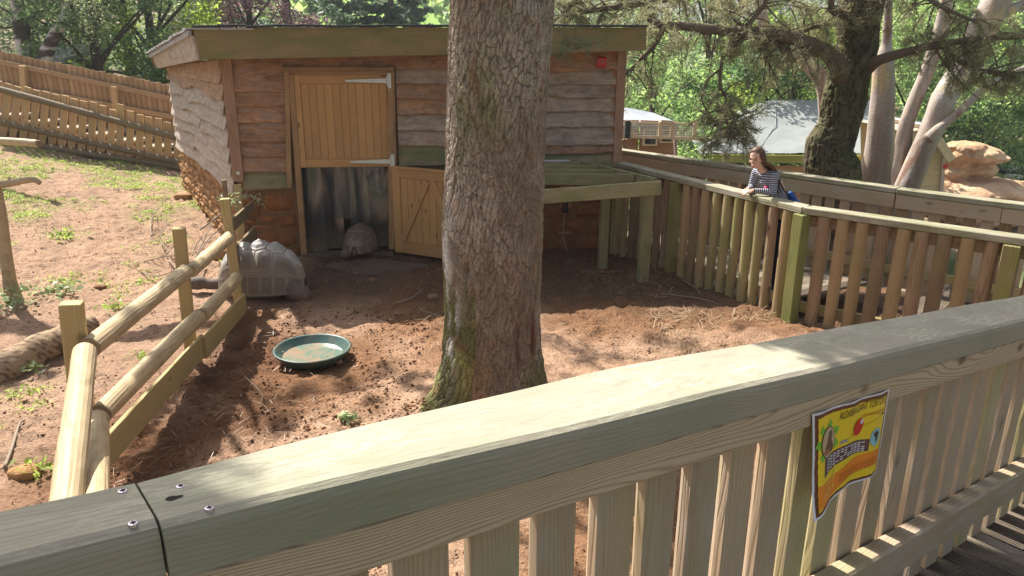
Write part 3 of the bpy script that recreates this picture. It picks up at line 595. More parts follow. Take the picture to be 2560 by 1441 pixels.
# ------------------------------------------------------------------ lower boardwalk, its two fences
WA = [atz(1532, 404, 1.0), atz(1755, 458, 1.0), atz(2010, 518, 1.0), atz(2560, 595, 1.0)]
fa0, fa1 = WA[0], WA[2]; dA = (fa1 - fa0); dA[2] = 0; dA /= np.linalg.norm(dA); oA = np.array([-dA[1], dA[0], 0.])   # away from the enclosure
oA = oA if oA[0] > 0 else -oA
fb1 = WA[3] + (WA[3] - WA[2]) * .5; dB = fb1 - WA[2]; dB[2] = 0; LB = np.linalg.norm(dB); dB /= LB; oB = np.array([-dB[1], dB[0], 0.]); oB = oB if oB[1] > 0 else -oB
fa0 = fa0 - dA * .1
FA = root('enclosure_fence', (fa0 + fa1) / 2 - [0, 0, 1.1], 'half-round picket fence with mossy handrail the girl leans on', 'fence')
z1 = 1.0
def caprail(a, b, w_, t_, mat, par, off, outw, nm='handrail_board', c=.006):
    o2 = np.array([*outw[:2], 0.]) * off; plank(nm, np.array(a) + o2 + [0, 0, -t_/2], np.array(b) + o2 + [0, 0, -t_/2], w_, t_, mat, par, c=c)
# split so the first, shaded board and the lit one are two boards
mid = fa0 + (fa1 - fa0) * .44
caprail(fa0, mid - dA*.002, .135, .05, M_['capA'], FA, .045, oA); caprail(mid + dA*.002, fa1 - dA*.002, .14, .055, M_['capA'], FA, .045, oA)
caprail(fa1 + dB*.003, fb1, .14, .055, M_['capA'], FA, .045, oB)
LA = np.linalg.norm((fa1 - fa0)[:2])
gr = lambda s: -1.02 - .06 * s / LA
fa0g = fa0.copy(); 
pm = [M_['picket'], M_['picket'], M_['picket'], M_['picket'], M_['pickety'], M_['picketg']]
skipA = lambda s: any(abs(s - q) < .075 for q in (LA*.43, LA*.08))
fence_run(FA, fa0, fa1 - dA*.10, lambda s: -1.05 + rs.uniform(-.02, .02) , -.058, .147, .098, .05, pm, .0, -oA[:2], skip=skipA)
fence_run(FA, fa1 + dB*.10, fb1, lambda s: -1.12, -.058, .152, .10, .052, pm, .0, -oB[:2])
for s, m in ((LA*.08, 'picketg'), (LA*.43, 'picketg')):
    p = fa0 + dA*s; plank('post', p + [0, 0, -1.12], p + [0, 0, -.058], .10, .09, M_[m], FA, up=oA)
p = fa1 + [0, 0, 0.] + (dA + dB)*.0 - oA*.01; plank('corner_post', p + [0, 0, -1.22], p + [0, 0, -.058], .105, .10, M_['greenpost'], FA, up=oA)
p = atz(2546, 593, 1.0) - dB*.02; plank('post', p + [0, 0, -1.25] - oB*.01, p + [0, 0, -.058] - oB*.01, .105, .10, M_['picketg'], FA, up=oB)
for zc, h in ((-.115, .09), (-.86, .09)):
    plank('beam', fa0 + oA*.052 + [0, 0, zc], fa1 + oA*.052 + [0, 0, zc], h, .042, M_['picketg' if zc < -.5 else 'picket'], FA, up=oA)
    plank('beam', fa1 + oB*.052 + [0, 0, zc], fb1 + oB*.052 + [0, 0, zc], h, .042, M_['picketg' if zc < -.5 else 'picket'], FA, up=oB)
FBz = .95; wb0 = atz(1480, 363, FBz); wb1 = atz(2247, 469, FBz); wb2 = atz(2700, 525, FBz)
dC = wb1 - wb0; dC[2] = 0; dC /= np.linalg.norm(dC); oC = np.array([-dC[1], dC[0], 0]); oC = oC if oC[0] > 0 else -oC
dD = wb2 - wb1; dD[2] = 0; dD /= np.linalg.norm(dD); oD = np.array([-dD[1], dD[0], 0]); oD = oD if oD[0] > 0 else -oD
FB = root('boardwalk_outer_fence', (wb0 + wb2) / 2 - [0, 0, 1.0], 'weathered slatted fence on the far side of the boardwalk behind the girl', 'fence')
k1 = wb0 + (wb1 - wb0)*.42
caprail(wb0, k1 - dC*.002, .13, .05, M_['capA'], FB, .0, oC); caprail(k1 + dC*.002, wb1 - dC*.003, .13, .05, M_['capA'], FB, .0, oC); caprail(wb1 + dD*.004 + [0,0,-.004], wb2 + [0,0,-.004], .145, .05, M_['capA'], FB, .0, oD)
beamC = M_['nearpick']
for a, b, o2 in ((wb0, k1 - dC*.35, oC), (k1 - dC*.345, wb0 + (wb1-wb0)*.71, oC), (wb0 + (wb1-wb0)*.712, wb1 - dC*.002, oC), (wb1 + dD*.01, wb1 + dD*.9, oD), (wb1 + dD*.905, wb2, oD)):
    plank('top_beam', np.array(a) - o2*.045 + [0, 0, -.125], np.array(b) - o2*.045 + [0, 0, -.125], .135, .04, beamC, FB, up=o2)
for a, b, o2 in ((wb0, wb1, oC), (wb1 + dD*.01, wb2, oD)): plank('bottom_rail', np.array(a) - o2*.04 + [0, 0, -.80], np.array(b) - o2*.04 + [0, 0, -.80], .09, .05, M_['picketg'], FB, up=o2)
fence_run(FB, wb0, wb1, -1.0, -.055, .148, .10, .045, [M_['nearpick'], M_['backfence'], M_['picket']], .0, oC[:2])
fence_run(FB, wb1, wb2, -1.0, -.055, .152, .105, .045, [M_['nearpick'], M_['picket']], .0, oD[:2])
for p, o2 in ((k1, oC), (wb1 - dC*.06, oC), (wb0 + (wb1-wb0)*.71, oC)): plank('post', p - o2*.02 + [0, 0, -1.5], p - o2*.02 + [0, 0, -.058], .09, .085, M_['picket'], FB, up=o2)
# deck between the two fences
DK = root('lower_boardwalk_deck', (fa1 + wb1) / 2 - [0, 0, 1.2], 'grooved grey brown deck boards of the boardwalk the girl stands on', 'decking')
# boards run across the walk, from under fence A to fence C
nA = int(np.linalg.norm((wb1 - wb0)[:2]) / .128)
for i in range(nA):
    q = wb0 + dC * (i + .5) * .128
    # walk back from the outer fence to the inner fence line
    r2 = q - fa0; s = np.dot(r2, dA); inner = fa0 + dA * s + oA * .03; inner[2] = -.035; q = q.copy(); q[2] = -.035
    if s < -.5: continue
    if s > LA:
        r3 = q - fa1; inner = fa1 + dB * max(0, np.dot(r3, dB)) + oB * .03; inner[2] = -.035
    if np.linalg.norm(inner - q) < .2: continue
    bar('deck_board', inner + (q - inner)*.001, q + (q - inner)*.04, grooveprof(.119, .028), M_['deckpale' if rs.rand() < .6 else 'deck'], DK, up=(0, 0, 1))
for i in range(34):
    q = fa1 + dB * (.72 + i*.128) + oB*.03; q[2] = -.045; bar('deck_board', q, q + oB*2.2, grooveprof(.119, .028), M_['deckpale' if rs.rand() < .5 else 'deck'], DK, up=(0, 0, 1))
for o_ in (.02, ): plank('kerb_board', fa0 + oA*.11 + [0, 0, -1.12], fa1 + oA*.11 + [0, 0, -1.12], .14, .04, M_['deck'], DK, up=oA); plank('kerb_board', fa1 + oB*.11 + [0, 0, -1.13], fb1 + oB*.11 + [0, 0, -1.13], .14, .04, M_['deck'], DK, up=oB)

# ------------------------------------------------------------------ log rail fence
LF = root('log_rail_fence', (-2.35, 5.0, 0), 'post and log rail fence dividing the bank from the tortoise yard', 'fence')
def logp(a, b, r, nm='log_rail', m='log', par=LF):
    M, L = frame(a, b, (0, 0, 1)); o = bar(nm, a, b, roundprof(r, 18), M_[m], par, nseg=14, wob=.02, smooth=False, endc=.012); return o
U1, U2 = aty(222, 872, 3.5), aty(575, 592, 6.35); L1, L2 = aty(250, 1038, 3.5), aty(592, 695, 6.35)
UM = U1 + (U2 - U1)*.56; LM = L1 + (L2 - L1)*.60
logp(U1, UM, .054); logp(UM + [.012, .06, -.012], U2, .05); logp(L1, LM, .055); logp(LM + [.012, .06, -.012], L2, .052)
U0 = aty(167, 1245, 2.25); L0 = aty(232, 1250, 2.35)
logp(aty(212, 880, 3.42), U0 - (aty(212, 880, 3.42) - U0)*.25, .054); logp(aty(243, 1050, 3.42), L0 - (aty(243, 1050, 3.42) - L0)*.25, .055)
for p, d, r in ((U1, U2-U1, .057), (UM, U2-U1, .054), (L1, L2-L1, .058), (LM, L2-L1, .056)):
    d = d/np.linalg.norm(d); v, f = tubev([p - d*.002, p + d*.008], [r*.955, r*.945], 20); mk('scribed_joint', v, f, M_['railround'], LF)
def lpost(top, bot, w_=.085, m='post'): plank('post', bot, top, w_, w_*.9, M_[m], LF, up=(.3, -1, 0), c=.006)
lpost(aty(178, 757, 3.6), aty(222, 1190, 3.55) - [0, 0, .1], .10); lpost(aty(447, 570, 5.25), aty(480, 905, 5.3) - [0, 0, .1], .085); lpost(aty(562, 497, 6.45), aty(590, 690, 6.45) - [0, 0, .25], .08)
lpost(aty(594, 462, 7.55), aty(607, 640, 7.5) - [0, 0, .1], .075); plank('thin_post', aty(578, 600, 6.9), aty(560, 450, 6.9), .04, .04, M_['picket'], LF, up=(.3, -1, 0)); plank('thin_post', aty(590, 640, 7.2), aty(571, 508, 7.2), .045, .035, M_['picket'], LF, up=(.3, -1, 0))
K1, K2 = aty(262, 1135, 3.5), aty(603, 757, 6.35); KM = K1 + (K2 - K1)*.6
plank('kick_board', K1, KM, .17, .03, M_['post'], LF, up=(1, .1, 0)); plank('kick_board', KM + [.03, -.05, 0], K2 + [.03, 0, 0], .17, .03, M_['post'], LF, up=(1, .1, 0))
for z_ in (.68, .42, .20): plank('short_board', (-2.52, 6.5, z_), (-2.62, 7.55, z_), .12, .028, M_['picket'], LF, up=(1, .1, 0))

# ------------------------------------------------------------------ fences climbing the bank at the back
BF = root('low_paling_fence', aty(230, 400, 13), 'low paling fence with two dark round rails below the steps', 'fence')
pa, pb = aty(-60, 350, 13.0), aty(455, 425, 13.0)
def lineat(px0, py0, px1, py1, Y): return aty(px0, py0, Y), aty(px1, py1, Y)
for (x0, y0, x1, y1, r) in ((-40, 213, 452, 347, .055), (-40, 297, 455, 408, .05), (-40, 345, 455, 420, .055)):
    a, b = lineat(x0, y0, x1, y1, 12.93); logp(a, b, r, 'round_rail', 'railround', BF)
ta, tb = lineat(-40, 196, 452, 312, 13.0)
for i in range(21):
    q = (i + .5) / 21; top = ta + (tb - ta) * q; bot = pa + (pb - pa) * q; tall = (i in (14,))
    plank('paling', bot + [0, 0.02, -.05], top + [rs.uniform(-.01, .01), .02, (.10 if tall else 0) + rs.uniform(-.03, .03)], .115, .03, M_['backlow'], BF, up=(0, -1, 0), c=.003)
TF = root('tall_paling_fence', aty(230, 330, 14.3), 'tall half-round paling fence stepping down behind the shed end', 'fence')
ta, tb = lineat(-60, 118, 470, 222, 14.3); ba, bb = ta - [0, 0, 1.75], tb - [0, 0, 1.75]; nT = 38
for i in range(nT):
    q = (i + .5) / nT; top = ta + (tb - ta) * q; bot = ba + (bb - ba) * q
    bar('paling', bot, top + [0, 0, rs.uniform(-.012, .012)], halfprof(.105, .05), M_['backfence'], TF, up=(0, -1, 0), nseg=1)
for (x0, y0, x1, y1, h) in ((-60, 142, 450, 252, .085), (-60, 200, 452, 297, .085)):
    a, b = lineat(x0, y0, x1, y1, 14.2); plank('cross_rail', a, b, h, .04, M_['backfence'], TF, up=(0, -1, 0))
for px, y0, y1 in ((62, 160, 330), (292, 212, 380)):
    plank('post', aty(px + 8, y1, 14.14), aty(px - 6, y0 + 5, 14.14), .10, .09, M_['backlow'], TF, up=(0, -1, 0))
ST = root('garden_steps', aty(230, 400, 13.6), 'timber steps seen through the low palings', 'steps')
for i in range(7):
    q = i / 6; p = aty(20 + 425*q, 285 + 92*q, 13.65); box('tread', p, (1.0, .9, .05), M_['deckpale'], ST); box('riser', p - [0, .42, .09], (1.0, .04, .12), M_['deck'], ST)
# ------------------------------------------------------------------ the tortoise house
SL0, SR0 = np.array([-2.95, 8.04, 0]), np.array([1.21, 8.58, 0]); sd = (SR0 - SL0); SLEN = np.linalg.norm(sd); sd /= SLEN; sn = np.array([sd[1], -sd[0], 0.])   # outward normal of the front
SB = np.array([-5.12, 11.78, 0]); ld = SB - SL0; LLEN = np.linalg.norm(ld); ld /= LLEN; ln_ = np.array([-ld[1], ld[0], 0.])
def onfront(x, y, off=0.):
    r = ray(x, y); s = np.dot(SL0 + sn*off - EYE, sn)/np.dot(r, sn); p = EYE + s*r; return np.dot(p - SL0, sd), p[2]
def onleft(x, y, off=0.):
    r = ray(x, y); s = np.dot(SL0 + ln_*off - EYE, ln_)/np.dot(r, ln_); p = EYE + s*r; return np.dot(p - SL0, ld), p[2]
def fr(u, z, off=0.): return SL0 + sd*u + sn*off + np.array([0, 0, z])
def lf(u, z, off=0.): return SL0 + ld*u + ln_*off + np.array([0, 0, z])
SH = root('tortoise_house', (-1.6, 9.8, 0), 'timber and sandstone tortoise shed with half open stable door and mossy fascia', 'shed')
def wall(name, P, h0, h1, mat, th=.12):
    (a, za), (b, zb) = P; plank(name, np.array(a), np.array(b), h1, th, mat, SH)
def quadwall(name, a, b, z0, za, zb, nrm, th, mat):
    a = np.array(a, float); b = np.array(b, float); n = np.array(nrm)*th
    v = [a + [0,0,z0], b + [0,0,z0], b + [0,0,zb], a + [0,0,za]]; v = np.array(v + [q - n for q in v])
    return mk(name, v, [(0,1,2,3), (7,6,5,4), (0,4,5,1), (1,5,6,2), (2,6,7,3), (3,7,4,0)], mat, SH)
DU0, DU1 = onfront(757, 640)[0], onfront(984, 620)[0]
quadwall('front_wall', fr(.02, 0), fr(DU0 - .01, 0), -.1, 2.14, 2.14, sn, .16, M_['mortar']); quadwall('front_wall', fr(DU1 + .01, 0), fr(SLEN, 0), -.1, 2.2, 2.3, sn, .16, M_['mortar']); quadwall('front_wall', fr(DU0 - .008, 0), fr(DU1 + .008, 0), 1.99, 2.16, 2.2, sn, .16, M_['mortar'])
zb_ = 1.86
quadwall('side_wall', lf(0, 0, -.02), lf(LLEN, 0, -.02), -.1, 2.12, zb_, ln_, .14, M_['mortar'])
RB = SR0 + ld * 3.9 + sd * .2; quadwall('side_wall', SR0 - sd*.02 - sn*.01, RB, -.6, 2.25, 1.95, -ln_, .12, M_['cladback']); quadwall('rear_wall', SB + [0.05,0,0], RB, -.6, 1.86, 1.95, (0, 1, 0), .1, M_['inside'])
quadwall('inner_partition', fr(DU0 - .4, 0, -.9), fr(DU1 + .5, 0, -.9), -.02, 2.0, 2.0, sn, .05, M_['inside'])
# front cladding: waney edged boards, one object each
def waney(name, P, u0, u1, z0, z1, mat, n=26, amp=.012, tilt=.020, seed=0, off=.0, lean=0, thick=.022, par=None, fq=2.3):
    """P maps (u, z, off); the bottom edge wanders and stands off the wall over the board below"""
    us = np.linspace(u0, u1, n); q = pts3(us*fq + seed*7.7, us*0 + seed, 0); wv = fbm(q, 3, seed) * amp * 2.2 + fbm(q*4, 2, seed+3) * amp*(.7 if fq > 1.5 else .3); secs = []
    for i, u in enumerate(us):
        zb = z0 + wv[i]; to = off + .006; bo = off + tilt + .006*math.sin(u*5 + seed)
        secs.append(np.array([P(u, z1, to - .006), P(u, z1, to + thick*.3), P(u, (z1+zb)/2, (to+bo)/2 + thick*.75), P(u, zb + .012, bo + thick), P(u, zb, bo + thick*.6), P(u, zb + .004, bo)]))
    v, f = loft(secs); c = v.mean(0); X = Vector(secs[-1][0] - secs[0][0]).normalized(); Z = Vector((0, 0, 1)); Z = (Z - X*Z.dot(X)).normalized(); Yv = Z.cross(X)
    M = Matrix((X, Z, -Yv)).transposed().to_4x4(); M = Matrix((X, Z, X.cross(Z))).transposed().to_4x4(); M.translation = Vector(c); Mi = np.array(M.inverted()); v2 = v @ Mi[:3, :3].T + Mi[:3, 3]
    return obj(name, mesh(name, v2, f, mat), par or SH, M)
CW = onfront(592, 200)[0]
lrows = [(650, 152), (650, 228), (650, 265), (650, 305), (650, 354), (650, 391), (650, 430), (650, 474)]
zl = [onfront(*q)[1] for q in lrows]; dul, dur = onfront(722, 300)[0] + .0, onfront(982, 300)[0]
for i in range(7):
    m = ('clad', 'clad', 'clad', 'clad', 'clad', 'clad', 'cladgreen')[i]
    waney('cladding_board', fr, .09, dul - .005, zl[i+1], zl[i] + .02, M_[m], seed=i, amp=.006, n=16, tilt=.032)
rrows = [(1460, 132), (1460, 179), (1460, 215), (1460, 243), (1460, 283), (1460, 321), (1460, 360), (1460, 383), (1460, 419)]
zr = [onfront(*q)[1] for q in rrows]
rr2 = [onfront(1050, y)[1] for y in (140, 176, 210, 247, 289, 326, 366, 415)]
for i in range(8):
    waney('cladding_board', fr, onfront(1260, 300)[0], SLEN - .10, zr[i+1], zr[i] + .02, M_[('clad', 'cladgrey', 'cladgrey', 'cladgrey', 'cladgrey', 'cladgrey', 'clad', 'cladgreen')[i]], seed=20 + i, amp=.013, n=34, tilt=.034)
for i in range(7):
    waney('cladding_board', fr, dur + .05, onfront(1255, 300)[0], rr2[i+1], rr2[i] + .02, M_[('clad', 'cladgrey', 'clad', 'clad', 'cladgrey', 'cladgrey', 'cladgreen')[i]], seed=40 + i, amp=.012, n=26, tilt=.034)
waney('cladding_board', fr, dul, dur + .05, onfront(850, 172)[1], onfront(850, 135)[1], M_['clad'], seed=60, amp=.002)
zc = onfront(597, 452)[1]
plank('corner_board', fr(.045, zc, .045), fr(.045, 2.14, .045), .11, .035, M_['cornerb'], SH, up=sn); v, f = tubev([fr(.05, zc + .09, .062), fr(.05, zc + .09, .068)], [.02, .018], 14); mk('round_tag', v, f, M_['steel'], SH)
plank('corner_board', fr(SLEN - .05, .80, .045), fr(SLEN - .05, 2.2, .045), .10, .035, M_['cornerb'], SH, up=sn)
# stonework under the boards
def stoneblock(P, u0, u1, z0, z1, off, mat, seed, bul=.03, n=6, par=None):
    a = np.linspace(-1, 1, n); A, B = np.meshgrid(a, a); s = A.ravel(); t = B.ravel(); r = np.maximum(np.abs(s), np.abs(t)); q = pts3(s*1.3 + seed*5.1, t*1.3 + seed, 0); wob = 1 + .10*vnoise(q, seed)
    d = off + bul*(1 - r**(4 if bul < .04 else 9))*(.7 + .5*vnoise(q*1.4, seed + 9)) ; su = (u0+u1)/2 + s*(u1-u0)/2*.985*np.where(r > .9, wob, 1)**.5; sz = (z0+z1)/2 + t*(z1-z0)/2*.97
    rim = r > .99; d = np.where(rim, off - .05, d); V = np.array([P(x_, y_, o_) for x_, y_, o_ in zip(su, sz, d)])
    # orient so faces look outwards
    o = mk('stone', V, gridf(n, n), mat, par or SH); return o
px = lambda *q: [onfront(*q)[0], onfront(*q)[1]]
blk = [(604, 478, 640, 510), (604, 512, 655, 541), (604, 544, 642, 558), (604, 561, 627, 575), (604, 577, 643, 591), (604, 593, 645, 622), (604, 625, 645, 650), (657, 478, 752, 532), (643, 535, 700, 556), (702, 535, 760, 570), (630, 559, 694, 574), (647, 577, 762, 618), (647, 621, 698, 650), (700, 619, 765, 652), (645, 478, 656, 510)]
for i, (x0, y0, x1, y1) in enumerate(blk):
    a, b = px(x0, y1), px(x1, y0); stoneblock(fr, max(a[0], -.02), min(b[0], DU0 - .03), a[1], b[1], .03, M_['sand'], i, .035 if i < 7 else .015)
us = [DU1 + .05, 1.9 + DU1*0 + .6, 3.0, 3.35, 3.75, SLEN]; zz = [-.05, .17, .36, .52, .70, .80]
k = 30
for r_ in range(5):
    cuts = np.concatenate([[DU1 + .05], np.sort(rs.uniform(DU1 + .3, SLEN - .3, 4)) , [SLEN]])
    cuts = np.linspace(DU1 + .05, SLEN, 7) + np.concatenate([[0], rs.uniform(-.12, .12, 5), [0]])
    for j in range(6): k += 1; stoneblock(fr, cuts[j], cuts[j+1], zz[r_], zz[r_+1], .025, M_['sand'], k, .018)
z = -.08; row = 0
zt = onleft(585, 468)[1]
while z < zt - .03:
    h = min(rs.uniform(.11, .17), zt + .01 - z); u = -.02 - (.1 if row % 2 else 0)
    while u < LLEN:
        l = rs.uniform(.12, .45); uu = max(u, -.02); k += 1; stoneblock(lf, uu, min(u + l, LLEN), z + .004, z + h - .004, rs.uniform(.0, .02), M_['sandlit'], k, .045, 8); u += l + .012
    z += h; row += 1
# side boards, bleached by the sun; in the photo's order from the eave down
zs = np.linspace(onleft(585, 472)[1] - .0, 2.02, 9)
for i in range(8):
    zlo = zs[i]; zhi = zs[i+1] + .035; cutsu = [-.02, rs.uniform(1.2, 3.0), LLEN]
    for j in range(2): waney('side_board', lf, cutsu[j] + .006*j, cutsu[j+1], zlo, zhi, M_['cladtop' if i > 5 else 'claddry'], seed=80 + 2*i + j, amp=.036, tilt=.05, n=40, thick=.010, fq=1.0)
plank('frieze_board', lf(0, 2.0, .02), lf(LLEN, 1.80, .02), .18, .03, M_['cladtop'], SH, up=ln_)
# roof: mono pitch, falling to the back; tarred shingles, boxed fascia
fa_l, fa_r = aty(500, 150, 7.62), aty(1615, 127, 8.18); ft_l, ft_r = aty(482, 66, 7.62), aty(1617, 66, 8.18)
fdir = (fa_r - fa_l); fdir[2] = 0; fdir /= np.linalg.norm(fdir); fn = np.array([fdir[1], -fdir[0], 0])
def slab(name, c4, n, th, mat, par=None):
    v = np.array([q for q in c4] + [q - np.array(n)*th for q in c4]); return mk(name, v, [(0,1,2,3), (7,6,5,4), (0,4,5,1), (1,5,6,2), (2,6,7,3), (3,7,4,0)], mat, par or SH)
def boardq(name, a, b, c, d, n, th, mat):   # board through four corners with its own local frame so the grain runs along it
    M, L = frame(a, b, n); Mi = np.array(M.inverted()); v = np.array([a, b, c, d]); v = np.concatenate([v, v - np.array(n)*th]); v2 = v @ Mi[:3, :3].T + Mi[:3, 3]
    return obj(name, mesh(name, v2, [(0,1,2,3), (7,6,5,4), (0,4,5,1), (1,5,6,2), (2,6,7,3), (3,7,4,0)], mat), SH, M)
boardq('fascia_board', fa_l, fa_r, ft_r + [0, 0, -.012], ft_l + [0, 0, -.012], fn, .035, M_['fascia'])
bl_t, bl_b = aty(379, 138, 11.9), aty(396, 171, 11.9); vg = bl_b - fa_l; vh = vg.copy(); vh[2] = 0; vh /= np.linalg.norm(vh); vn = np.array([-vh[1], vh[0], 0.])
bt0 = ft_l + [0, 0, -.085]; bt1 = aty(382, 140, 11.9); vs = vn*.0
mdv = .52
for q0, q1, m in ((.002, mdv - .004, 'claddry'), (mdv + .004, 1, 'claddry')):
    boardq('barge_board', fa_l + vg*q0 + vn*.02, fa_l + vg*q1 + vn*.02, bt0 + (bt1 - bt0)*q1 + vn*.02, bt0 + (bt1 - bt0)*q0 + vn*.02, vn, .03, M_['palebarge'] if 'palebarge' in M_ else M_[m])
slab('eave_board', [bl_b + vn*.03, bl_b + sd*.4, bt1 + sd*.4, bt1 + vn*.03], -sd*0 + np.array([0, 1, 0.]), .04, M_['fascia'])
slab('soffit', [fa_l + [0.02, .03, .02], fa_r + [0, .03, .02], SR0 + [0.1, .02, fa_r[2] + .02], SL0 + [-.1, .02, fa_l[2] + .02]], (0, 0, -1), .015, M_['cladtop'])
# shingle courses along the verge and the felted front edge
slope = (aty(378, 131, 11.9) - ft_l); nc = 26
for i in range(nc):
    q = i / nc; a = ft_l + slope*q + vn*(.06 + rs.uniform(-.01, .02)) + [0, 0, -.035 + rs.uniform(0, .012)]; dv = slope / nc
    for j in range(2):
        aa = a + fdir*(.32*j); slab('shingle', [aa + [0, 0, .014], aa + fdir*.30 + [0, 0, .014], aa + fdir*.30 + dv*1.5 + [0, 0, .03], aa + dv*1.5 + [0, 0, .03]], (0, 0, 1), .016, M_['slate'])
for i in range(nc): 
    q = (i + .2)/nc; a = ft_l + slope*q + vn*.045 + [0, 0, -.082]; dv = slope/nc*.93; slab('verge_shingle', [a, a + dv, a + dv + [0, 0, .045], a + [0, 0, .045]], vn, .03, M_['slate'])
for px_, in ((0.26,), (0.62,)):
    a = ft_l + slope*px_ + [0, 0, .0]; slab('roof_peg', [a, a + fdir*.1, a + fdir*.1 + slope/40, a + slope/40], (0, 0, -1), .05, M_['pebble'])
back = slope*1.02
slab('roof_sheet', [ft_l + [.5, .22, -.03], ft_r + [-.01, .14, -.03], ft_r + back + [.1, 0, -.01], ft_l + back + [.5, 0, -.01]], (0, 0, 1), .05, M_['felt'])
for i in range(18):
    q0, q1 = i/18, (i + 1)/18; a = ft_l + (ft_r - ft_l)*q0; b = ft_l + (ft_r - ft_l)*q1; e = rs.uniform(-.006, .006)
    plank('felt_strip', a - fn*-.012 + [0, 0, .004 + e], b - fn*-.012 + [0, 0, .004 + rs.uniform(-.004, .004)] - (b - a)*.004, .05, .022, M_['felt'], SH, c=.006)
# door frame, stable door leaves, hinges
z_top = onfront(850, 172)[1]
jl0, jl1 = px(745, 640), px(718, 176)
def jamb(nm, x0, y0, x1, y1, w_, th, off, m='newframe'):
    a, b = onfront(x0, y0, off), onfront(x1, y1, off); plank(nm, fr(a[0], a[1], off), fr(b[0], b[1], off), w_, th, M_[m], SH, up=sn)
jamb('door_jamb', 724, 470, 717, 178, .05, .03, .06); jamb('door_jamb', 762, 645, 728, 186, .06, .08, .03); jamb('door_jamb', 979, 622, 976, 180, .06, .09, .03); jamb('door_jamb', 986, 412, 981, 178, .045, .03, .06)
plank('door_head', fr(dul - .02, z_top, .06), fr(dur + .04, z_top, .06), .04, .05, M_['newframe'], SH, up=sn); plank('door_head', fr(dul, z_top - .045, .035), fr(dur, z_top - .045, .035), .05, .04, M_['newframe'], SH, up=sn)
LU0, LU1 = onfront(738, 300)[0], onfront(973, 300)[0]; LZ0, LZ1 = onfront(860, 416)[1], onfront(860, 188)[1]
UL = root('upper_door_leaf', fr(LU0, LZ0, .04), 'x', 'x'); bpy.data.objects.remove(UL)
def leafdoor(nm, T, w_, h, brace, fl=.085, bot=.085):
    hub = plank(nm, T(w_/2 - w_/2, h/2, -.008), T(w_, h/2, -.008), h, .016, M_['newwood'], SH, up=T.n)
    for x0, x1, y in ((0, w_, h - fl/2), (0, w_, bot/2)): plank('rail', T(fl, y, .012), T(w_ - (0 if not brace else 0), y, .012), fl if y > h/2 else bot, .022, M_['newwood'], hub, up=T.n)
    plank('stile', T(fl/2, 0, .0125), T(fl/2, h, .0125), fl, .026, M_['newwood'], hub, up=T.n)
    n = 11 if not brace else 9; pw = (w_ - fl - (.012 if not brace else .05)) / n
    for i in range(n):
        x_ = fl + pw*(i + .5); plank('matchboard', T(x_, bot + .002, .004), T(x_, h - fl - .002, .004), pw*.965, .014, M_['newwood'], hub, up=T.n, c=.004)
    if brace:
        plank('stile', T(w_ - fl/2, 0, .0125), T(w_ - fl/2, h, .0125), fl, .026, M_['newwood'], hub, up=T.n)
        plank('brace', T(fl*1.05, bot + .01, .018), T(w_*.47, h - fl - .01, .018), .075, .022, M_['newwood'], hub, up=T.n); plank('brace', T(w_ - fl*1.05, bot + .01, .018), T(w_*.53, h - fl - .01, .018), .075, .022, M_['newwood'], hub, up=T.n)
    return hub
class TF_:
    def __init__(s, o, dx, n): s.o = np.array(o, float); s.dx = np.array(dx, float); s.n = tuple(n)
    def __call__(s, x_, z_, off=0.): return s.o + s.dx*x_ + np.array([0, 0, z_]) + np.array(s.n)*off
lw = LU1 - LU0; du = leafdoor('upper_door_leaf', TF_(fr(LU0, LZ0, .035), sd, sn), lw, LZ1 - LZ0, False)
hinge_o = fr(onfront(983, 500)[0] + .01, 0, .05); far_p = atz(1110, 644, .05) - hinge_o; far_p[2] = 0; far_p /= np.linalg.norm(far_p); hn = np.array([far_p[1], -far_p[0], 0.])
LH = onfront(980, 418)[1] - .04
tfl = TF_(hinge_o + [0, 0, .04], far_p, hn); dl = leafdoor('lower_door_leaf', tfl, .96, LH, True, .10, .13)
plank('weather_strip', tfl(0, LH + .012, .012), tfl(.98, LH + .012, .012), .05, .026, M_['newwood'], dl, up=(0, 0, 1))
for zc_ in (LZ1 - .055, LZ0 + .055):
    a = fr(LU1 - .42, zc_, .072); b = fr(LU1 - .01, zc_, .072); M, L = frame(a, b, sn)
    v = np.array([(-L/2, -.010), (L/2, -.024), (L/2, .024), (-L/2, .010), (-L/2 - .012, 0)]); q = np.concatenate([np.column_stack([v, np.zeros(5)]), np.column_stack([v, np.full(5, .006)])])
    hg = obj('strap_hinge', mesh('strap_hinge', q, [(4,3,2,1,0), (5,6,7,8,9), (0,1,6,5), (1,2,7,6), (2,3,8,7), (3,4,9,8), (4,0,5,9)], M_['steel']), du, M)
    plank('hinge_plate', fr(LU1 + .022, zc_ - .075, .075), fr(LU1 + .022, zc_ + .075, .075), .035, .006, M_['steel'], hg, up=sn)
    v, f = tubev([fr(LU1 + .0, zc_ - .05, .08), fr(LU1, zc_ + .05, .08)], [.008, .008], 8); mk('hinge_knuckle', v, f, M_['steel'], hg)
    for q_ in (.06, .17, .28, .37): v, f = tubev([fr(LU1 - .42 + q_, zc_, .078), fr(LU1 - .42 + q_, zc_, .082)], [.006, .004], 8); mk('bolt_head', v, f, M_['zinc'], hg)
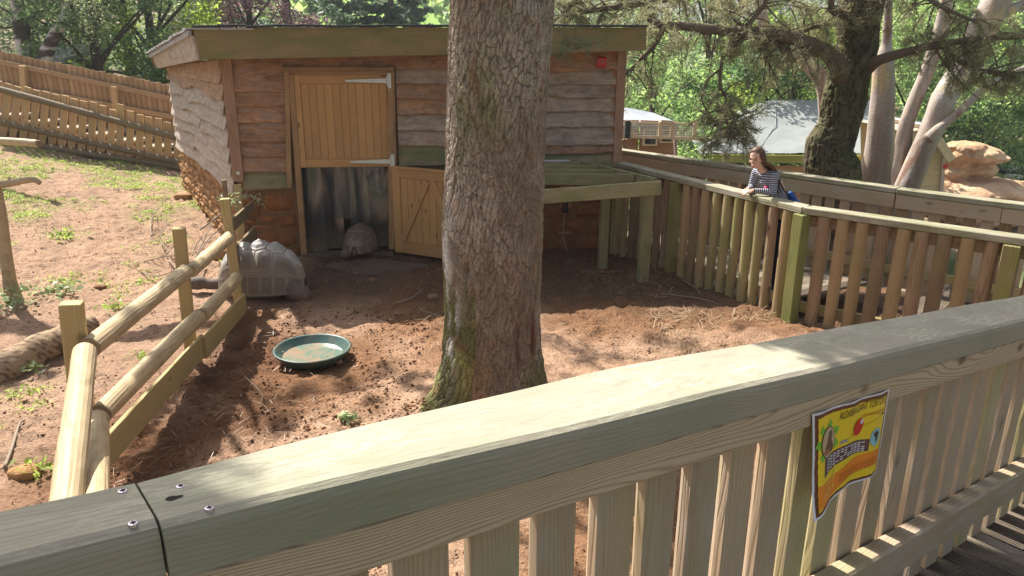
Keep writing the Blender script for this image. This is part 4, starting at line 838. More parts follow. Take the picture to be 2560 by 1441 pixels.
# clear plastic strip curtain in the lower opening
b = NB('cloudy clear plastic strip'); v_ = b.coord(); sep = b.n('ShaderNodeSeparateXYZ'); b.l(v_, sep.inputs[0])
dirt = b.math('ADD', b.ramp(sep.outputs[2], [(.05, .75), (.30, .14)]), b.math('MULTIPLY', b.ramp(b.noise(v_, 6, 5, .6, 1.5), [(.45, 0), (.8, 1)]), .4), True)
tr = b.n('ShaderNodeBsdfTransparent'); tr.inputs[0].default_value = (.80, .86, .88, 1); mx = b.n('ShaderNodeMixShader'); b.l(dirt, mx.inputs[0]); b.fin(b.mix(b.ramp(sep.outputs[2], [(.15, 0), (.45, 1)]), (.22, .17, .11), (.20, .225, .235)), .25, .7)
b.l(tr.outputs[0], mx.inputs[1]); b.l(b.b.outputs[0], mx.inputs[2]); gl = b.n('ShaderNodeBsdfGlossy'); gl.inputs['Roughness'].default_value = .12; gl.inputs[0].default_value = (.75, .8, .85, 1)
fz = b.n('ShaderNodeFresnel'); fz.inputs[0].default_value = 1.6; mx2 = b.n('ShaderNodeMixShader'); b.l(b.math('ADD', fz.outputs[0], .03), mx2.inputs[0]); b.l(mx.outputs[0], mx2.inputs[1]); b.l(gl.outputs[0], mx2.inputs[2]); b.l(mx2.outputs[0], b.t.nodes['Material Output'].inputs[0]); M_['pvc'] = b.m
ow = DU1 - DU0
for i, (u0, u1, z0, bl) in enumerate(((.02, .25, .02, .05), (.20, .45, .05, -.04), (.40, .60, .40, .02), (.55, .74, .30, .03), (.70, .97, .07, -.05))):
    a = np.linspace(0, 1, 18); t = np.linspace(0, 1, 16); A, T = np.meshgrid(a, t); s = A.ravel(); h = T.ravel(); zt_ = LZ0 + .03
    u = DU0 + ow*(u0 + (u1 - u0)*(.5 + (s - .5)*(1 + .15*(1 - h)))); o_ = -.06 - .02*(i % 2) + bl*np.sin(math.pi*s)*(.5 + .5*np.sin(h*3 + i)) + .006*np.sin(5*s + 3*h + i)
    z_ = z0 + (zt_ - z0)*h; V = SL0 + sd*u[:, None] + sn*o_[:, None] + np.stack([0*u, 0*u, z_], 1); mk('curtain_strip', V, gridf(18, 16), M_['pvc'], SH, True, org=SL0*0 + [V[:, 0].mean(), V[:, 1].mean(), 0])
plank('threshold', fr(DU0, .02, .02), fr(DU1, .02, .02), .14, .05, M_['concrete'], SH, up=(0, 0, 1))
# alarm call point and outside tap
ac = onfront(1503, 156, .06); AL = root('alarm_call_point', fr(ac[0], ac[1] - .06, .05), 'small square red alarm box under the eave at the right end of the shed', 'alarm box')
plank('housing', fr(ac[0] - .05, ac[1], .075), fr(ac[0] + .05, ac[1], .075), .105, .05, M_['red'], AL, up=sn, c=.012); v, f = tubev([fr(ac[0] + .008, ac[1] - .005, .10), fr(ac[0] + .008, ac[1] - .005, .112)], [.028, .022], 18); mk('button', v, f, M_['red'], AL)
tp = onfront(1412, 560, .03); TP = root('water_tap', fr(tp[0], 0, .04), 'old outside tap and hose pipe fixed low on the stone wall under the frame', 'tap')
for zz_, w_, hh in ((.72, .16, .05), (.52, .14, .05), (.20, .16, .03)): plank('bracket', fr(tp[0] - w_/2, zz_, .05), fr(tp[0] + w_/2, zz_, .05), hh, .03, M_['sandlit'], TP, up=sn)
for a, b2, r in (((0, .72), (-.01, .60), .018), ((-.01, .60), (-.012, .45), .03)): v, f = tubev([fr(tp[0] + a[0], a[1], .09), fr(tp[0] + b2[0], b2[1], .09)], [r, r], 12); mk('pipe', v, f, M_['glassdark'], TP)
v, f = tubev(smoothline([fr(tp[0] - .012, .45, .09), fr(tp[0] - .03, .28, .1), fr(tp[0] - .02, .12, .11), fr(tp[0] + .02, 0, .12)], 12), .007, 8); mk('hose', v, f, M_['twig'], TP)

# ------------------------------------------------------------------ open joist frame beside the shed
PG = root('joist_frame', (.7, 7.7, 0), 'mossy green open timber joist frame on square posts beside the shed', 'frame')
P1, P0 = aty(1652, 470, 7.15), aty(1150, 507, 7.15); ztp = P1[2] + .0
q1 = aty(1438, 415, 8.35)
plank('front_beam', P0, P1, .135, .045, M_['pergola'], PG, up=(0, -1, 0))
side0 = P1 + [-.05, .03, .03]; side1 = np.array([q1[0], q1[1], side0[2] + .0]); plank('side_beam', side0, side1, .12, .04, M_['pergola'], PG, up=(1, .3, 0))
for q in (.2, .43, .66, .88):
    e = side0 + (side1 - side0)*q; s_ = e.copy(); s_[0] = P0[0] + .05; plank('joist', s_ + [0, 0, -.0], e + [-.03, 0, -.0], .11, .038, M_['pergola'], PG, up=(0, -1, 0))
plank('side_beam', P0 + [.03, .03, .02], [P0[0] + .03, 8.3, P0[2] + .02], .12, .04, M_['pergola'], PG, up=(1, 0, 0))
for x_, y_, w_ in ((1.30, 7.23, .10), (.965, 7.80, .09), (P0[0] + .1, 7.23, .10), (P0[0] + .1, 7.85, .09)): plank('post', (x_, y_, -.08), (x_, y_, .90), w_, w_, M_['pergola'], PG, up=(.15, -1, 0), c=.006)
e = side0 + (side1 - side0)*.93; slab('loose_panel', [(.05, 8.2, 1.02), (.66, 8.26, 1.02), (.62, 8.4, 1.04), (.05, 8.34, 1.04)], (0, 0, 1), .012, M_['white'], PG)

# ------------------------------------------------------------------ green bowl
bc = atz(782, 884); bz = gtop(bc[0], bc[1]) - .0; BW = root('water_bowl', (bc[0], bc[1], bz), 'wide shallow dark green water bowl set in the red soil', 'bowl')
pr = [(r_*.83, z_*.9) for r_, z_ in [(0, .012), (.25, .012), (.262, .02), (.325, .085), (.332, .093), (.345, .095), (.352, .088), (.345, .078), (.285, .0), (0, 0)]]
def lathe(name, pr, c, mat, par, n=56, smooth=True, tilt=(0, 0)):
    an = np.linspace(0, 2*math.pi, n, endpoint=False); secs = [np.stack([c[0] + r*np.cos(an), c[1] + r*np.sin(an), c[2] + z_ + r*np.cos(an)*tilt[0] + r*np.sin(an)*tilt[1]], 1) for r, z_ in pr]; v, f = loft(secs, False); return mk(name, v, f, mat, par, smooth)
b = NB('dirty green plastic'); n = b.noise(b.coord(), 9, 6, .65); b.fin(b.mix(b.ramp(n, [(.50, 0), (.75, 1)]), (.045, .095, .085), (.19, .155, .11)), .4, .45); M_['bowl'] = b.m
b = NB('shallow muddy water'); n = b.noise(b.coord(), 5, 5, .6, 1.2); b.fin(b.mix(b.ramp(n, [(.40, 0), (.56, 1)]), (.13, .20, .16), (.28, .215, .15)), .07, .6); M_['bowlwater'] = b.m
lathe('bowl_body', [(max(r, .001), z_) for r, z_ in pr], (bc[0], bc[1], bz - .005), M_['bowl'], BW, tilt=(.0, .0)); lathe('water', [(.001, .028), (.12, .0282), (.2255, .028)], (bc[0], bc[1], bz - .005), M_['bowlwater'], BW, smooth=False)

# ------------------------------------------------------------------ logs, poles, sapling, sticks
LG = root('fallen_log', atz(120, 880, .05), 'thick bark covered log lying on the bank behind the log rails', 'log')
pts = smoothline([aty(-90, 985, 4.75), aty(15, 925, 5.0), aty(110, 868, 5.3), aty(190, 830, 5.55), aty(232, 812, 5.7)], 60); v, f = tubev(pts, np.interp(np.linspace(0, 1, 60), [0, .3, .7, 1], [.12, .125, .095, .075]), 30, .16, 5); o = mk('log_body', v, f, M_['barkattr'], LG, True); nv = v
d1, d2 = worley(np.stack([v[:, 0]*9, v[:, 1]*16 + v[:, 2]*16], 1), 4); vcol(o, np.where((d2 - d1 < .12)[:, None], [.14, .09, .06], [.36, .26, .17]) * (1 + .3*fbm(v*7, 3, 2))[:, None])
e = pts[-1]; dd = pts[-1] - pts[-3]; dd /= np.linalg.norm(dd); v, f = tubev([e + dd*.001, e + dd*.006], [.068, .060], 18); mk('sawn_end', v, f, M_['palewood'], LG)
def limbline(name, P, Rr, mat, par, k=10, n=40, rough=.12, seed=0):
    P = smoothline(P, n); r = np.interp(np.linspace(0, 1, n), np.linspace(0, 1, len(Rr)), Rr); v, f = tubev(P, r, k, rough, seed); return mk(name, v, f, mat, par, True)
SP = root('bent_sapling', atz(30, 750, .05), 'bent bare sapling stem with a broken branch stub at the left edge', 'sapling')
limbline('stem', [atz(38, 765, -.02), aty(24, 700, 6.45), aty(12, 620, 6.45), aty(2, 540, 6.45), aty(-12, 470, 6.45), aty(-30, 400, 6.5)], [.085, .055, .05, .048, .046, .04], M_['log'], SP, 14, 40, .1, 3)
limbline('branch', [aty(-20, 464, 6.45), aty(20, 460, 6.45), aty(60, 452, 6.4), aty(85, 450, 6.4), aty(101, 459, 6.4)], [.03, .03, .028, .026, .018], M_['log'], SP, 12, 24, .1, 5); limbline('stub', [aty(22, 455, 6.45), aty(24, 444, 6.45)], [.014, .01], M_['log'], SP, 8, 4)
PL = root('peeled_pole', aty(50, 362, 10.6), 'pale peeled round pole with sawn end at the foot of the low palings', 'pole'); limbline('pole_body', [aty(-60, 350, 10.7), aty(40, 355, 10.6), aty(97, 360, 10.5)], [.05, .052, .052], M_['log'], PL, 16, 12, .04); v, f = tubev([aty(97, 360, 10.5), aty(98.5, 360.2, 10.49)], [.05, .047], 18); mk('sawn_end', v, f, M_['railround'], PL)
def stick(px_, r, label, mat='twig', lift=.015, name='stick', group=None):
    P = []
    for (x_, y_) in px_: p = atz(x_, y_); p = atz(x_, y_, gtop(p[0], p[1]) + lift); P.append(p)
    P = smoothline(P, 16); v, f = tubev(P, np.linspace(r, r*.55, 16), 7, .2, len(label)); return tag(mk(name, v, f, M_[mat], None, True), label, 'stick', group)
stick([(12, 1168), (30, 1120), (48, 1062), (62, 1050)], .010, 'crooked pale stick at lower left beside the broken brick', 'twig')
stick([(992, 758), (1030, 745), (1058, 722)], .008, 'slim stick lying in the shade left of the big trunk')
stick([(1050, 772), (1080, 785), (1105, 792)], .007, 'short stick ending at the left side of the big trunk')
stick([(1705, 700), (1740, 720), (1750, 735)], .007, 'curved twig in the deep shade near the boardwalk edge'); stick([(1655, 735), (1740, 745), (1795, 760)], .006, 'long thin twig in the shade left of the green corner post')
stick([(1890, 850), (1930, 840), (1960, 815)], .009, 'stick leaning by the base of the green corner post'); stick([(610, 940), (655, 985), (648, 1010)], .004, 'fine root like twig below the bowl')
stick([(120, 880), (140, 870), (95, 890)], .006, 'small twig lying under the bark covered log')
TW = root('dead_branch', atz(470, 620, .05), 'tangle of grey dead twigs caught between the bank and the shed corner', 'branch'); vs_ = []
for P in ([(378, 590, .05), (380, 545, .12), (410, 505, .2), (428, 492, .25)], [(378, 590, .05), (390, 575, .05), (425, 582, .1)], [(420, 650, .03), (470, 690, .1), (540, 700, .02)], [(360, 655, .03), (430, 640, .12), (480, 655, .05)], [(450, 730, .05), (505, 620, .2), (560, 560, .35), (600, 520, .45)], [(440, 640, .1), (400, 600, .1), (420, 560, .2)], [(480, 640, .1), (500, 600, .2), (560, 575, .3)], [(350, 680, .02), (400, 690, .08), (470, 660, .1)], [(460, 700, .1), (530, 560, .4), (535, 530, .5)]):
    q = smoothline([atz(x_, y_, z_) for x_, y_, z_ in P], 14); vs_.append(tubev(q, np.linspace(.008, .003, 14), 5, .2))
    for _ in range(4): i = rs.randint(2, 12); e = q[i] + rs.normal(0, .09, 3) + [0, 0, .05]; vs_.append(tubev([q[i], (q[i]+e)/2 + rs.normal(0, .01, 3), e], [.003, .002, .001], 4))
v, f = merge(vs_); mk('twigs', v, f, M_['twig'], TW)
BR = root('thorny_bramble', aty(600, 500, 7.3), 'thin bramble stem with pale leaves rising across the shed corner', 'bramble'); q = smoothline([aty(500, 575, 7.0), aty(560, 530, 7.2), aty(600, 495, 7.3), aty(645, 455, 7.4), aty(685, 412, 7.5)], 24); v, f = tubev(q, np.linspace(.008, .002, 24), 6); mk('stem', v, f, M_['twig'], BR)
q = smoothline([aty(597, 494, 7.3), aty(625, 492, 7.25), aty(640, 498, 7.2), aty(655, 503, 7.2)], 12); v, f = tubev(q, np.linspace(.005, .002, 12), 5); mk('side_stem', v, f, M_['twig'], BR)
c = np.concatenate([q[rs.randint(0, 12, 60)] + rs.normal(0, .035, (60, 3)), aty(575, 500, 7.2) + rs.normal(0, .05, (60, 3))]); leaves('foliage', leafquads(c, .045, .3), M_['weedpale'], BR)

# ------------------------------------------------------------------ big trunk in the middle
TR = root('foreground_tree', (-.2, 4.6, 0), 'massive flaky barked tree trunk standing in the middle of the yard', 'tree')
ts = np.array([0, .10, .25, .45, .75, 1.1, 1.6, 2.1, 2.6, 3.6]); lp = [(1060, 1012), (1078, 985), (1086, 940), (1100, 850), (1108, 700), (1108, 600), (1116, 400), (1124, 200), (1130, 0), None]; 
NA, NZ = 420, 700; zzv = np.concatenate([np.linspace(-.15, 3.2, NZ - 20), np.linspace(3.25, 9, 20)])
lx = np.interp(zzv, [-.15, 0, .12, .3, .6, 1.2, 2.0, 2.6, 9], [-.66, -.60, -.52, -.47, -.435, -.44, -.385, -.345, -.10]); rx = np.interp(zzv, [-.15, 0, .12, .3, .6, 1.2, 2.0, 2.6, 9], [.30, .24, .21, .195, .18, .19, .20, .225, .22])
cx = (lx + rx)/2; rad = (rx - lx)/2; an = np.linspace(0, 2*math.pi, NA, endpoint=False); Zg, Ag = np.meshgrid(zzv, an, indexing='ij'); Rg = np.repeat(rad[:, None], NA, 1); Cg = np.repeat(cx[:, None], NA, 1)
z = Zg.ravel(); a = Ag.ravel(); r0 = Rg.ravel(); ca, sa = np.cos(a), np.sin(a); rr_ = .31
p3 = np.stack([ca*rr_, sa*rr_, z], 1); wob = fbm(p3*np.array([1.6, 1.6, .8]), 3, 40); wq = fbm(p3*np.array([9, 9, 4.0]), 3, 42)
# bark plates: cells stretched upwards, seams deep
U = a/(2*math.pi)*70 + wq*1.5; Vv = z*11 + wq*2.0 + fbm(p3*3, 2, 9)*1.2
def wrapw(U, V, per, seed):
    d1a, d2a = worley(np.stack([U % per, V], 1), seed); return d1a, d2a
d1, d2 = wrapw(U, Vv, 70, 12); e1 = d2 - d1; d1b, d2b = wrapw(U*2.2, Vv*2.6, 154.0, 15); e2 = d2b - d1b
plate = sst(0, .22, e1); plate2 = sst(0, .2, e2); fine = fbm(p3*np.array([40, 40, 22]), 3, 70)
fl = sst(.45, 0, z); lobes = 1 + fl*.13*np.cos(a*5 + .7) * (r0 > 0)
r = r0*lobes + wob*.022 + (plate - 1)*.009 + (plate2 - 1)*.004*plate + fine*.006 + .010*(_hash(np.floor(U).astype(np.int64) % 70, np.floor(Vv).astype(np.int64), np.zeros(len(U), np.int64), 3) - .5)
def spot(px_, py_, ra, rz_): # stain around a photo point, on the trunk's near side
    p = aty(px_, py_, 4.28); ac_ = math.atan2(-1, 0) ; x_ = np.clip((p[0] - np.interp(p[2], zzv, cx))/np.interp(p[2], zzv, rad), -.98, .98); th = 2*math.pi - math.acos(x_); da = (a - th + math.pi) % (2*math.pi) - math.pi; return (da*rr_/ra)**2 + ((z - p[2])/rz_)**2
for px_, py_, ra, rz_, dp in ((1160, 690, .022, .06, -.05), (1290, 0, .1, .1, .0), (1300, 870, .03, .16, -.03), (1160, 240, .05, .07, .025), (1120, 640, .07, .20, .03), (1225, 440, .03, .04, .02), (1325, 40, .05, .05, .025)): r = r + dp*np.exp(-spot(px_, py_, ra, rz_))
V = np.stack([Cg.ravel() + r*ca, 4.62 + r*sa, z], 1)
base_c = np.array([.275, .218, .165]); pale = np.array([.45, .39, .315]); furrow = np.array([.085, .05, .032]); moss = np.array([.20, .22, .07]); orange = np.array([.40, .17, .085]); whitish = np.array([.66, .64, .60])
nn1 = sst(-.35, .35, fbm(p3*np.array([5, 5, 2.2]), 4, 51))[:, None]; col = base_c*(1 - nn1) + pale*nn1
side = sst(.3, -.8, ca)[:, None]*.55 + sst(.5, 1.0, ca)[:, None]*.5; greyl = sst(-.2, .3, fbm(p3*np.array([7, 7, 3.5]), 4, 61))[:, None]
mm = np.clip(sst(-.1, .45, fbm(p3*np.array([3, 3, 1.6]), 4, 53) + .55*(ca < -.3)*sst(1.6, .2, z) + .25*np.exp(-((z - .15)/.3)**2) + .25*np.abs(ca)**2 - .22), 0, 1)[:, None]*.85; col = col*(1 - mm) + moss*(.7 + .9*greyl)*mm
oo = (sst(.30, .6, fbm(p3*np.array([14, 14, 6]), 3, 57))*.35)[:, None]; col = col*(1 - oo) + orange*oo
lb = np.exp(-spot(1195, 960, .10, .16)) * .6; col = col*(1 - lb[:, None]) + np.array([.30, .19, .08])*lb[:, None]
rz = np.clip(1.5*np.exp(-spot(1112, 660, .05, .26)) + 1.2*np.exp(-spot(1128, 830, .055, .32)), 0, 1)*sst(-.25, .2, fbm(p3*np.array([16, 16, 9]), 3, 58)); col = col*(1 - rz[:, None]) + whitish*rz[:, None]  # whitish patches down the trunk's left edge
rd = np.clip(np.exp(-spot(1335, 860, .035, .16)) + .8*np.exp(-spot(1300, 900, .015, .14)), 0, 1); col = col*(1 - rd[:, None]) + np.array([.17, .055, .035])*rd[:, None]
fw = ((1 - sst(.02, .20, e1))*(.35 + .45*nn1[:, 0]))[:, None]*(1 - rz[:, None]*.5); col = col*(1 - fw) + furrow*fw; f2 = ((1 - sst(.0, .14, e2))*.45)[:, None]; col = col*(1 - f2) + furrow*1.4*f2; col *= (1 + .35*fine)[:, None]
o = mk('trunk', V, gridf(NA, NZ, True), M_['barkattr'], TR, True); vcol(o, np.clip(col, .01, .9))
for s_ in range(2): pass
rockp = lambda: None
lumps('root_litter', np.array([[-.62 + rs.normal(0, .09), 4.33 + rs.normal(0, .10), .06 + rs.uniform(0, .03)] for _ in range(160)]), .004, .016, M_['clod'], 'crumbled bark and soil heaped at the foot of the big trunk', 2)
# ------------------------------------------------------------------ organic bodies: closed lumps fused into one skin
def capsule(a, b, ra, rb, k=14, m=5):
    a = np.array(a, float); b = np.array(b, float); d = b - a; L = np.linalg.norm(d); d = d/max(L, 1e-6); P = []; Rr = []
    for t in np.linspace(math.pi/2, .08, m): P.append(a - d*ra*math.sin(t)); Rr.append(max(ra*math.cos(t), ra*.05))
    P.append(a); Rr.append(ra); P.append(b); Rr.append(rb)
    for t in np.linspace(.08, math.pi/2, m): P.append(b + d*rb*math.sin(t)); Rr.append(max(rb*math.cos(t), rb*.05))
    u = np.cross(d, [0, 0, 1.]); u = np.cross(d, [0, 1., 0]) if np.linalg.norm(u) < .1 else u; u /= np.linalg.norm(u); v = np.cross(u, d)
    an = np.linspace(0, 2*math.pi, k, endpoint=False); return loft([p + r*(np.cos(an)[:, None]*v + np.sin(an)[:, None]*u) for p, r in zip(P, Rr)][::1])
def ell(c, s, Mx=None, k=20, m=12):
    th = np.linspace(.02, math.pi - .02, m); an = np.linspace(0, 2*math.pi, k, endpoint=False); secs = []
    for t in th:
        q = np.stack([np.sin(t)*np.cos(an), np.sin(t)*np.sin(an), np.full(k, math.cos(t))], 1)*np.array(s); q = q if Mx is None else q @ np.array(Mx).T; secs.append(q + np.array(c))
    return loft(secs)
def outward(v, f):      # make the lump's faces point outwards
    v = np.asarray(v); c = v.mean(0); s = 0
    for q in f[:200]: a, b_, c_ = v[q[0]], v[q[1]], v[q[2]]; s += np.dot(np.cross(b_ - a, c_ - a), (a + b_ + c_)/3 - c)
    return (v, f) if s > 0 else (v, [tuple(reversed(q)) for q in f])
def fuse(name, parts, voxel, mat, parent, smooth_it=4, org=None, colf=None):
    v, f = merge([outward(*p) for p in parts]); me = mesh('tmp', v, f, None); o = bpy.data.objects.new('tmp', me); COL.objects.link(o)
    m = o.modifiers.new('r', 'REMESH'); m.mode = 'VOXEL'; m.voxel_size = voxel; s = o.modifiers.new('s', 'SMOOTH'); s.iterations = smooth_it; s.factor = .5
    dg = bpy.context.evaluated_depsgraph_get(); ev = o.evaluated_get(dg); m2 = bpy.data.meshes.new_from_object(ev); bpy.data.objects.remove(o); bpy.data.meshes.remove(me)
    co = np.zeros(len(m2.vertices)*3, np.float32); m2.vertices.foreach_get('co', co); co = co.reshape(-1, 3); org = np.array(org if org is not None else [co[:, 0].mean(), co[:, 1].mean(), co[:, 2].min()], float)
    m2.vertices.foreach_set('co', (co - org).astype(np.float32).ravel()); m2.materials.clear(); m2.materials.append(mat); m2.polygons.foreach_set('use_smooth', np.ones(len(m2.polygons), bool)); m2.name = name
    r = obj(name, m2, parent, Matrix.Translation(Vector(org))); return r, co

# ------------------------------------------------------------------ giant tortoises
def tortoise(pos, yaw, L, W, H, label, pale, headout=True, legs=None, neck=.30):
    t = root('giant_tortoise', pos, label, 'tortoise'); cy, sy = math.cos(yaw), math.sin(yaw); pos = np.array(pos, float)
    def T(q): q = np.atleast_2d(np.asarray(q, float)); return np.stack([q[:, 0]*cy - q[:, 1]*sy, q[:, 0]*sy + q[:, 1]*cy, q[:, 2]], 1) + pos
    z0 = (.22 if pale else .30)*H
    def C(u, v, off=0.):
        u = np.clip(u, -.995, .995); g = (1 - np.abs(u)**2.25)**.5; ph = v*math.pi/2*1.0; sc = 1 + off/ (H*.7)
        fl = np.clip((np.abs(v) - .82)/.18, 0, 1.5)**1.5
        y = W/2*np.sign(np.sin(ph))*np.abs(np.sin(ph))**.95*g*sc + np.sign(v)*fl*W*.035; z = z0 + (H - z0)*np.abs(np.cos(ph))**.95*g**.9*sc*(1 - .10*u*u) - fl*H*.10*(1 if True else 0)
        x = L/2*u*(1 + .03*(1 - np.abs(v))) + np.sign(u)*fl*0
        return np.stack([x, y, z], -1)
    a = np.linspace(-.99, .99, 40); bb = np.linspace(-1.12, 1.12, 40); A, B = np.meshgrid(a, bb); base = C(A.ravel(), B.ravel(), -.006); sh = mk('carapace', T(base), gridf(40, 40), M_['shellattr'], t, True)
    vcol(sh, np.tile([.33, .26, .19] if pale else [.24, .18, .13], (1600, 1)))
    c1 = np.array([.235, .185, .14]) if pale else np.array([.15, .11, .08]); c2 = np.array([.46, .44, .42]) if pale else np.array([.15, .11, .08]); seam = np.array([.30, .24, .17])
    def scute(poly, bump):
        poly = np.array(poly, float); c = poly.mean(0); q = []; n = len(poly)
        for i in range(n):
            for s_ in range(5): q.append(poly[i] + (poly[(i+1) % n] - poly[i])*s_/5)
        q = np.array(q); K = 9; rings = []; S_ = []
        for k_ in range(K + 1):
            s_ = 1 - k_/K*.97; rings.append(c + (q - c)*s_*.988); S_.append(np.full(len(q), s_))
        uv = np.concatenate(rings); s_ = np.concatenate(S_); off = bump*(1 - s_)**.9 + .0028*np.cos(s_*44) + .004*(s_ < .97); v = T(C(uv[:, 0], uv[:, 1], off)); _, f = loft(rings, False); m_ = len(q); f = list(f) + [tuple(range(K*m_, (K+1)*m_))]
        o = mk('scute', v, f, M_['shellattr'], sh, False); top = sst(.50, .18, np.abs(uv[:, 1]))[:, None] if pale else 0*uv[:, :1]; cc = c1*(1 - top) + c2*top  # shell top painted paler: its sunlight is mixed into the scute colour
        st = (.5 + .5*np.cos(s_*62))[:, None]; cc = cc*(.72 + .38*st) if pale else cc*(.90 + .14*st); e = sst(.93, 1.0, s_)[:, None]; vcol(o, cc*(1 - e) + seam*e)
    ub = [-.93, -.58, -.20, .20, .58, .93]
    for i in range(5):
        u0, u1 = ub[i], ub[i+1]; um = (u0 + u1)/2; w0, w1, wm = (.17 if i == 0 else .20), (.15 if i == 4 else .20), .29
        scute([(u0, -w0), (um, -wm), (u1, -w1), (u1, w1), (um, wm), (u0, w0)], .036*H/.4)
    cb = [-.84, -.39, 0, .39, .84]
    for sg in (-1, 1):
        for i in range(4):
            u0, u1 = cb[i], cb[i+1]; vi0 = .29 if i > 0 else .20; vi1 = .29 if i < 3 else .17; p = [(u0, sg*vi0), (u1, sg*vi1), (u1 + (.05 if i == 3 else 0), sg*.70), (u0 - (.05 if i == 0 else 0), sg*.70)]
            if 0 <= i <= 3: mid_ = ub[i+1]; p.insert(1, (mid_, sg*.205))
            scute(p, .022*H/.4)
        mb = np.linspace(-.97, .97, 8)
        for i in range(7): scute([(mb[i], sg*.71), (mb[i+1], sg*.71), (mb[i+1], sg*1.06), (mb[i], sg*1.06)], .005)
    B_ = [ell((0, 0, z0*.95), (L*.43, W*.41, z0*.42))]
    lg = legs or [(.30, .30), (.30, -.30), (-.30, .30), (-.30, -.30)]
    for i, q in enumerate(lg):
        x_, y_ = q[0]*L, q[1]*W; ox = q[2] if len(q) > 2 else 0; oy = q[3] if len(q) > 3 else 0; hr = .088*W/.5
        B_ += [capsule((x_*.8, y_*.8, z0*1.05), (x_ + ox*.5, y_ + oy*.5, z0*.55), hr, hr*.85), capsule((x_ + ox*.5, y_ + oy*.5, z0*.55), (x_ + ox, y_ + oy, .04), hr*.85, hr*.82)]
        for dx in (-.04, 0, .04): B_.append(capsule((x_ + ox + .065*hr/.1, y_ + oy + dx, .022), (x_ + ox + .09*hr/.1, y_ + oy + dx, .012), .017, .009, 8, 3))
    if headout:
        n0 = np.array([L*.38, 0, z0*1.05]); n1 = np.array([L*.5 + neck*.5, .0, z0*.85]); n2 = np.array([L*.5 + neck, 0, z0*.95]); B_ += [capsule(n0, n1, .062, .05), capsule(n1, n2, .05, .052), ell(n2 + [.045, 0, .010], (.10, .066, .060)), ell(n2 + [.11, 0, -.006], (.055, .046, .042)), ell(n2 + [.06, 0, -.030], (.075, .054, .028))]
    B_.append(capsule((-L*.43, 0, z0*.8), (-L*.52, 0, z0*.4), .04, .014))
    B_ = [(T(v), f) for v, f in B_]; o, co = fuse('body', B_, .009, M_['skinattr'], t, 3); cc = np.array([.14, .11, .09])*(1 + .35*fbm(co*30, 3, 5))[:, None]; dust = np.clip(1 - (co[:, 2] - pos[2])/.12, 0, 1)[:, None]*.5; vcol(o, cc*(1 - dust) + np.array([.26, .14, .08])*dust)
    if headout:
        for sy_ in (-1, 1):
            e = T([[n2[0] + .09, sy_*.055, n2[2] + .022]])[0]; v, f = ell(e, (.009, .009, .009)); mk('eye', v, f, M_['hole'], t, True)
    return t
p = atz(668, 745); tz = gtop(-2.28, 6.78)
tortoise((-2.36, 6.86, tz - .01), R(183), .80, .58, .475, 'large tortoise with sunlit grey shell top pushing its head under the log rails', True, True, [(.28, .30), (.28, -.30), (-.36, .27, -.12, .04), (-.34, -.30, -.05, 0)], .15)
tortoise((-1.68, 8.16, .03), R(82), .43, .345, .31, 'brown tortoise seen from behind walking in through the plastic strips', False, True, [(.28, .30), (.28, -.30), (-.34, .26, -.08, .02), (-.22, -.28, .05, 0)], .12)

# ------------------------------------------------------------------ girl leaning on the rail
Gr = atz(1893, 486, 1.0); zd = -.03; Fh = np.array([-.905, -.425, 0.]); Lh = np.array([-Fh[1], Fh[0], 0.]) ; Lh = np.array([.425, -.905, 0.])   # Lh: her left, towards the camera
G0 = Gr + oA*.045
def gp(f, l, z_): return G0 + Fh*f + Lh*l + np.array([0, 0, z_ - 1.0])
PR = root('person', [*(gp(-.42, 0, 0)[:2]), zd], 'girl with long brown hair and striped top leaning on the mossy handrail', 'person')
hd = gp(.115, .03, 1.375); hips = gp(-.42, 0, .70); chest = gp(-.10, 0, 1.125); neckp = gp(.035, .01, 1.262)
yawH = math.atan2(Fh[1], Fh[0]) + R(16); ch_, sh_ = math.cos(yawH), math.sin(yawH); MH = Matrix.Rotation(yawH, 3, 'Z') @ Matrix.Rotation(R(12), 3, 'Y')
def hp(x_, y_, z_): q = MH @ Vector((x_, y_, z_)); return hd + np.array(q)
MHn = np.array(MH)
def segs(infl=0.):
    S_ = []
    for sgn in (-1, 1):
        hipj = gp(-.42, sgn*.065, .68); knee = gp(-.36 - (.06 if sgn > 0 else 0), sgn*.07, .28); ank = gp(-.44 - (.08 if sgn > 0 else 0), sgn*.08, -.09)
        S_ += [('leg', hipj, knee, .066 + infl, .048 + infl), ('leg', knee, ank, .046 + infl, .033 + infl)]
    return S_
sh_l, sh_r = gp(-.045, .12, 1.19), gp(-.03, -.12, 1.195); el_l, el_r = gp(-.03, .15, 1.035), gp(.0, -.13, 1.035); wr_l, wr_r = gp(.125, .035, 1.045), gp(.135, -.03, 1.05)
ARM = [(sh_l, el_l, .037, .031), (el_l, wr_l, .030, .020), (sh_r, el_r, .037, .031), (el_r, wr_r, .030, .020)]
tors = [ell((hips + chest)/2, (.07, .07, .20)), capsule(hips + [0, 0, .02], gp(-.28, 0, .90), .092, .082), capsule(gp(-.28, 0, .90), chest, .082, .092), capsule(sh_l + Fh*-.01, sh_r + Fh*-.01, .045, .045), capsule(gp(-.42, .05, .70), gp(-.42, -.05, .70), .085, .085)]
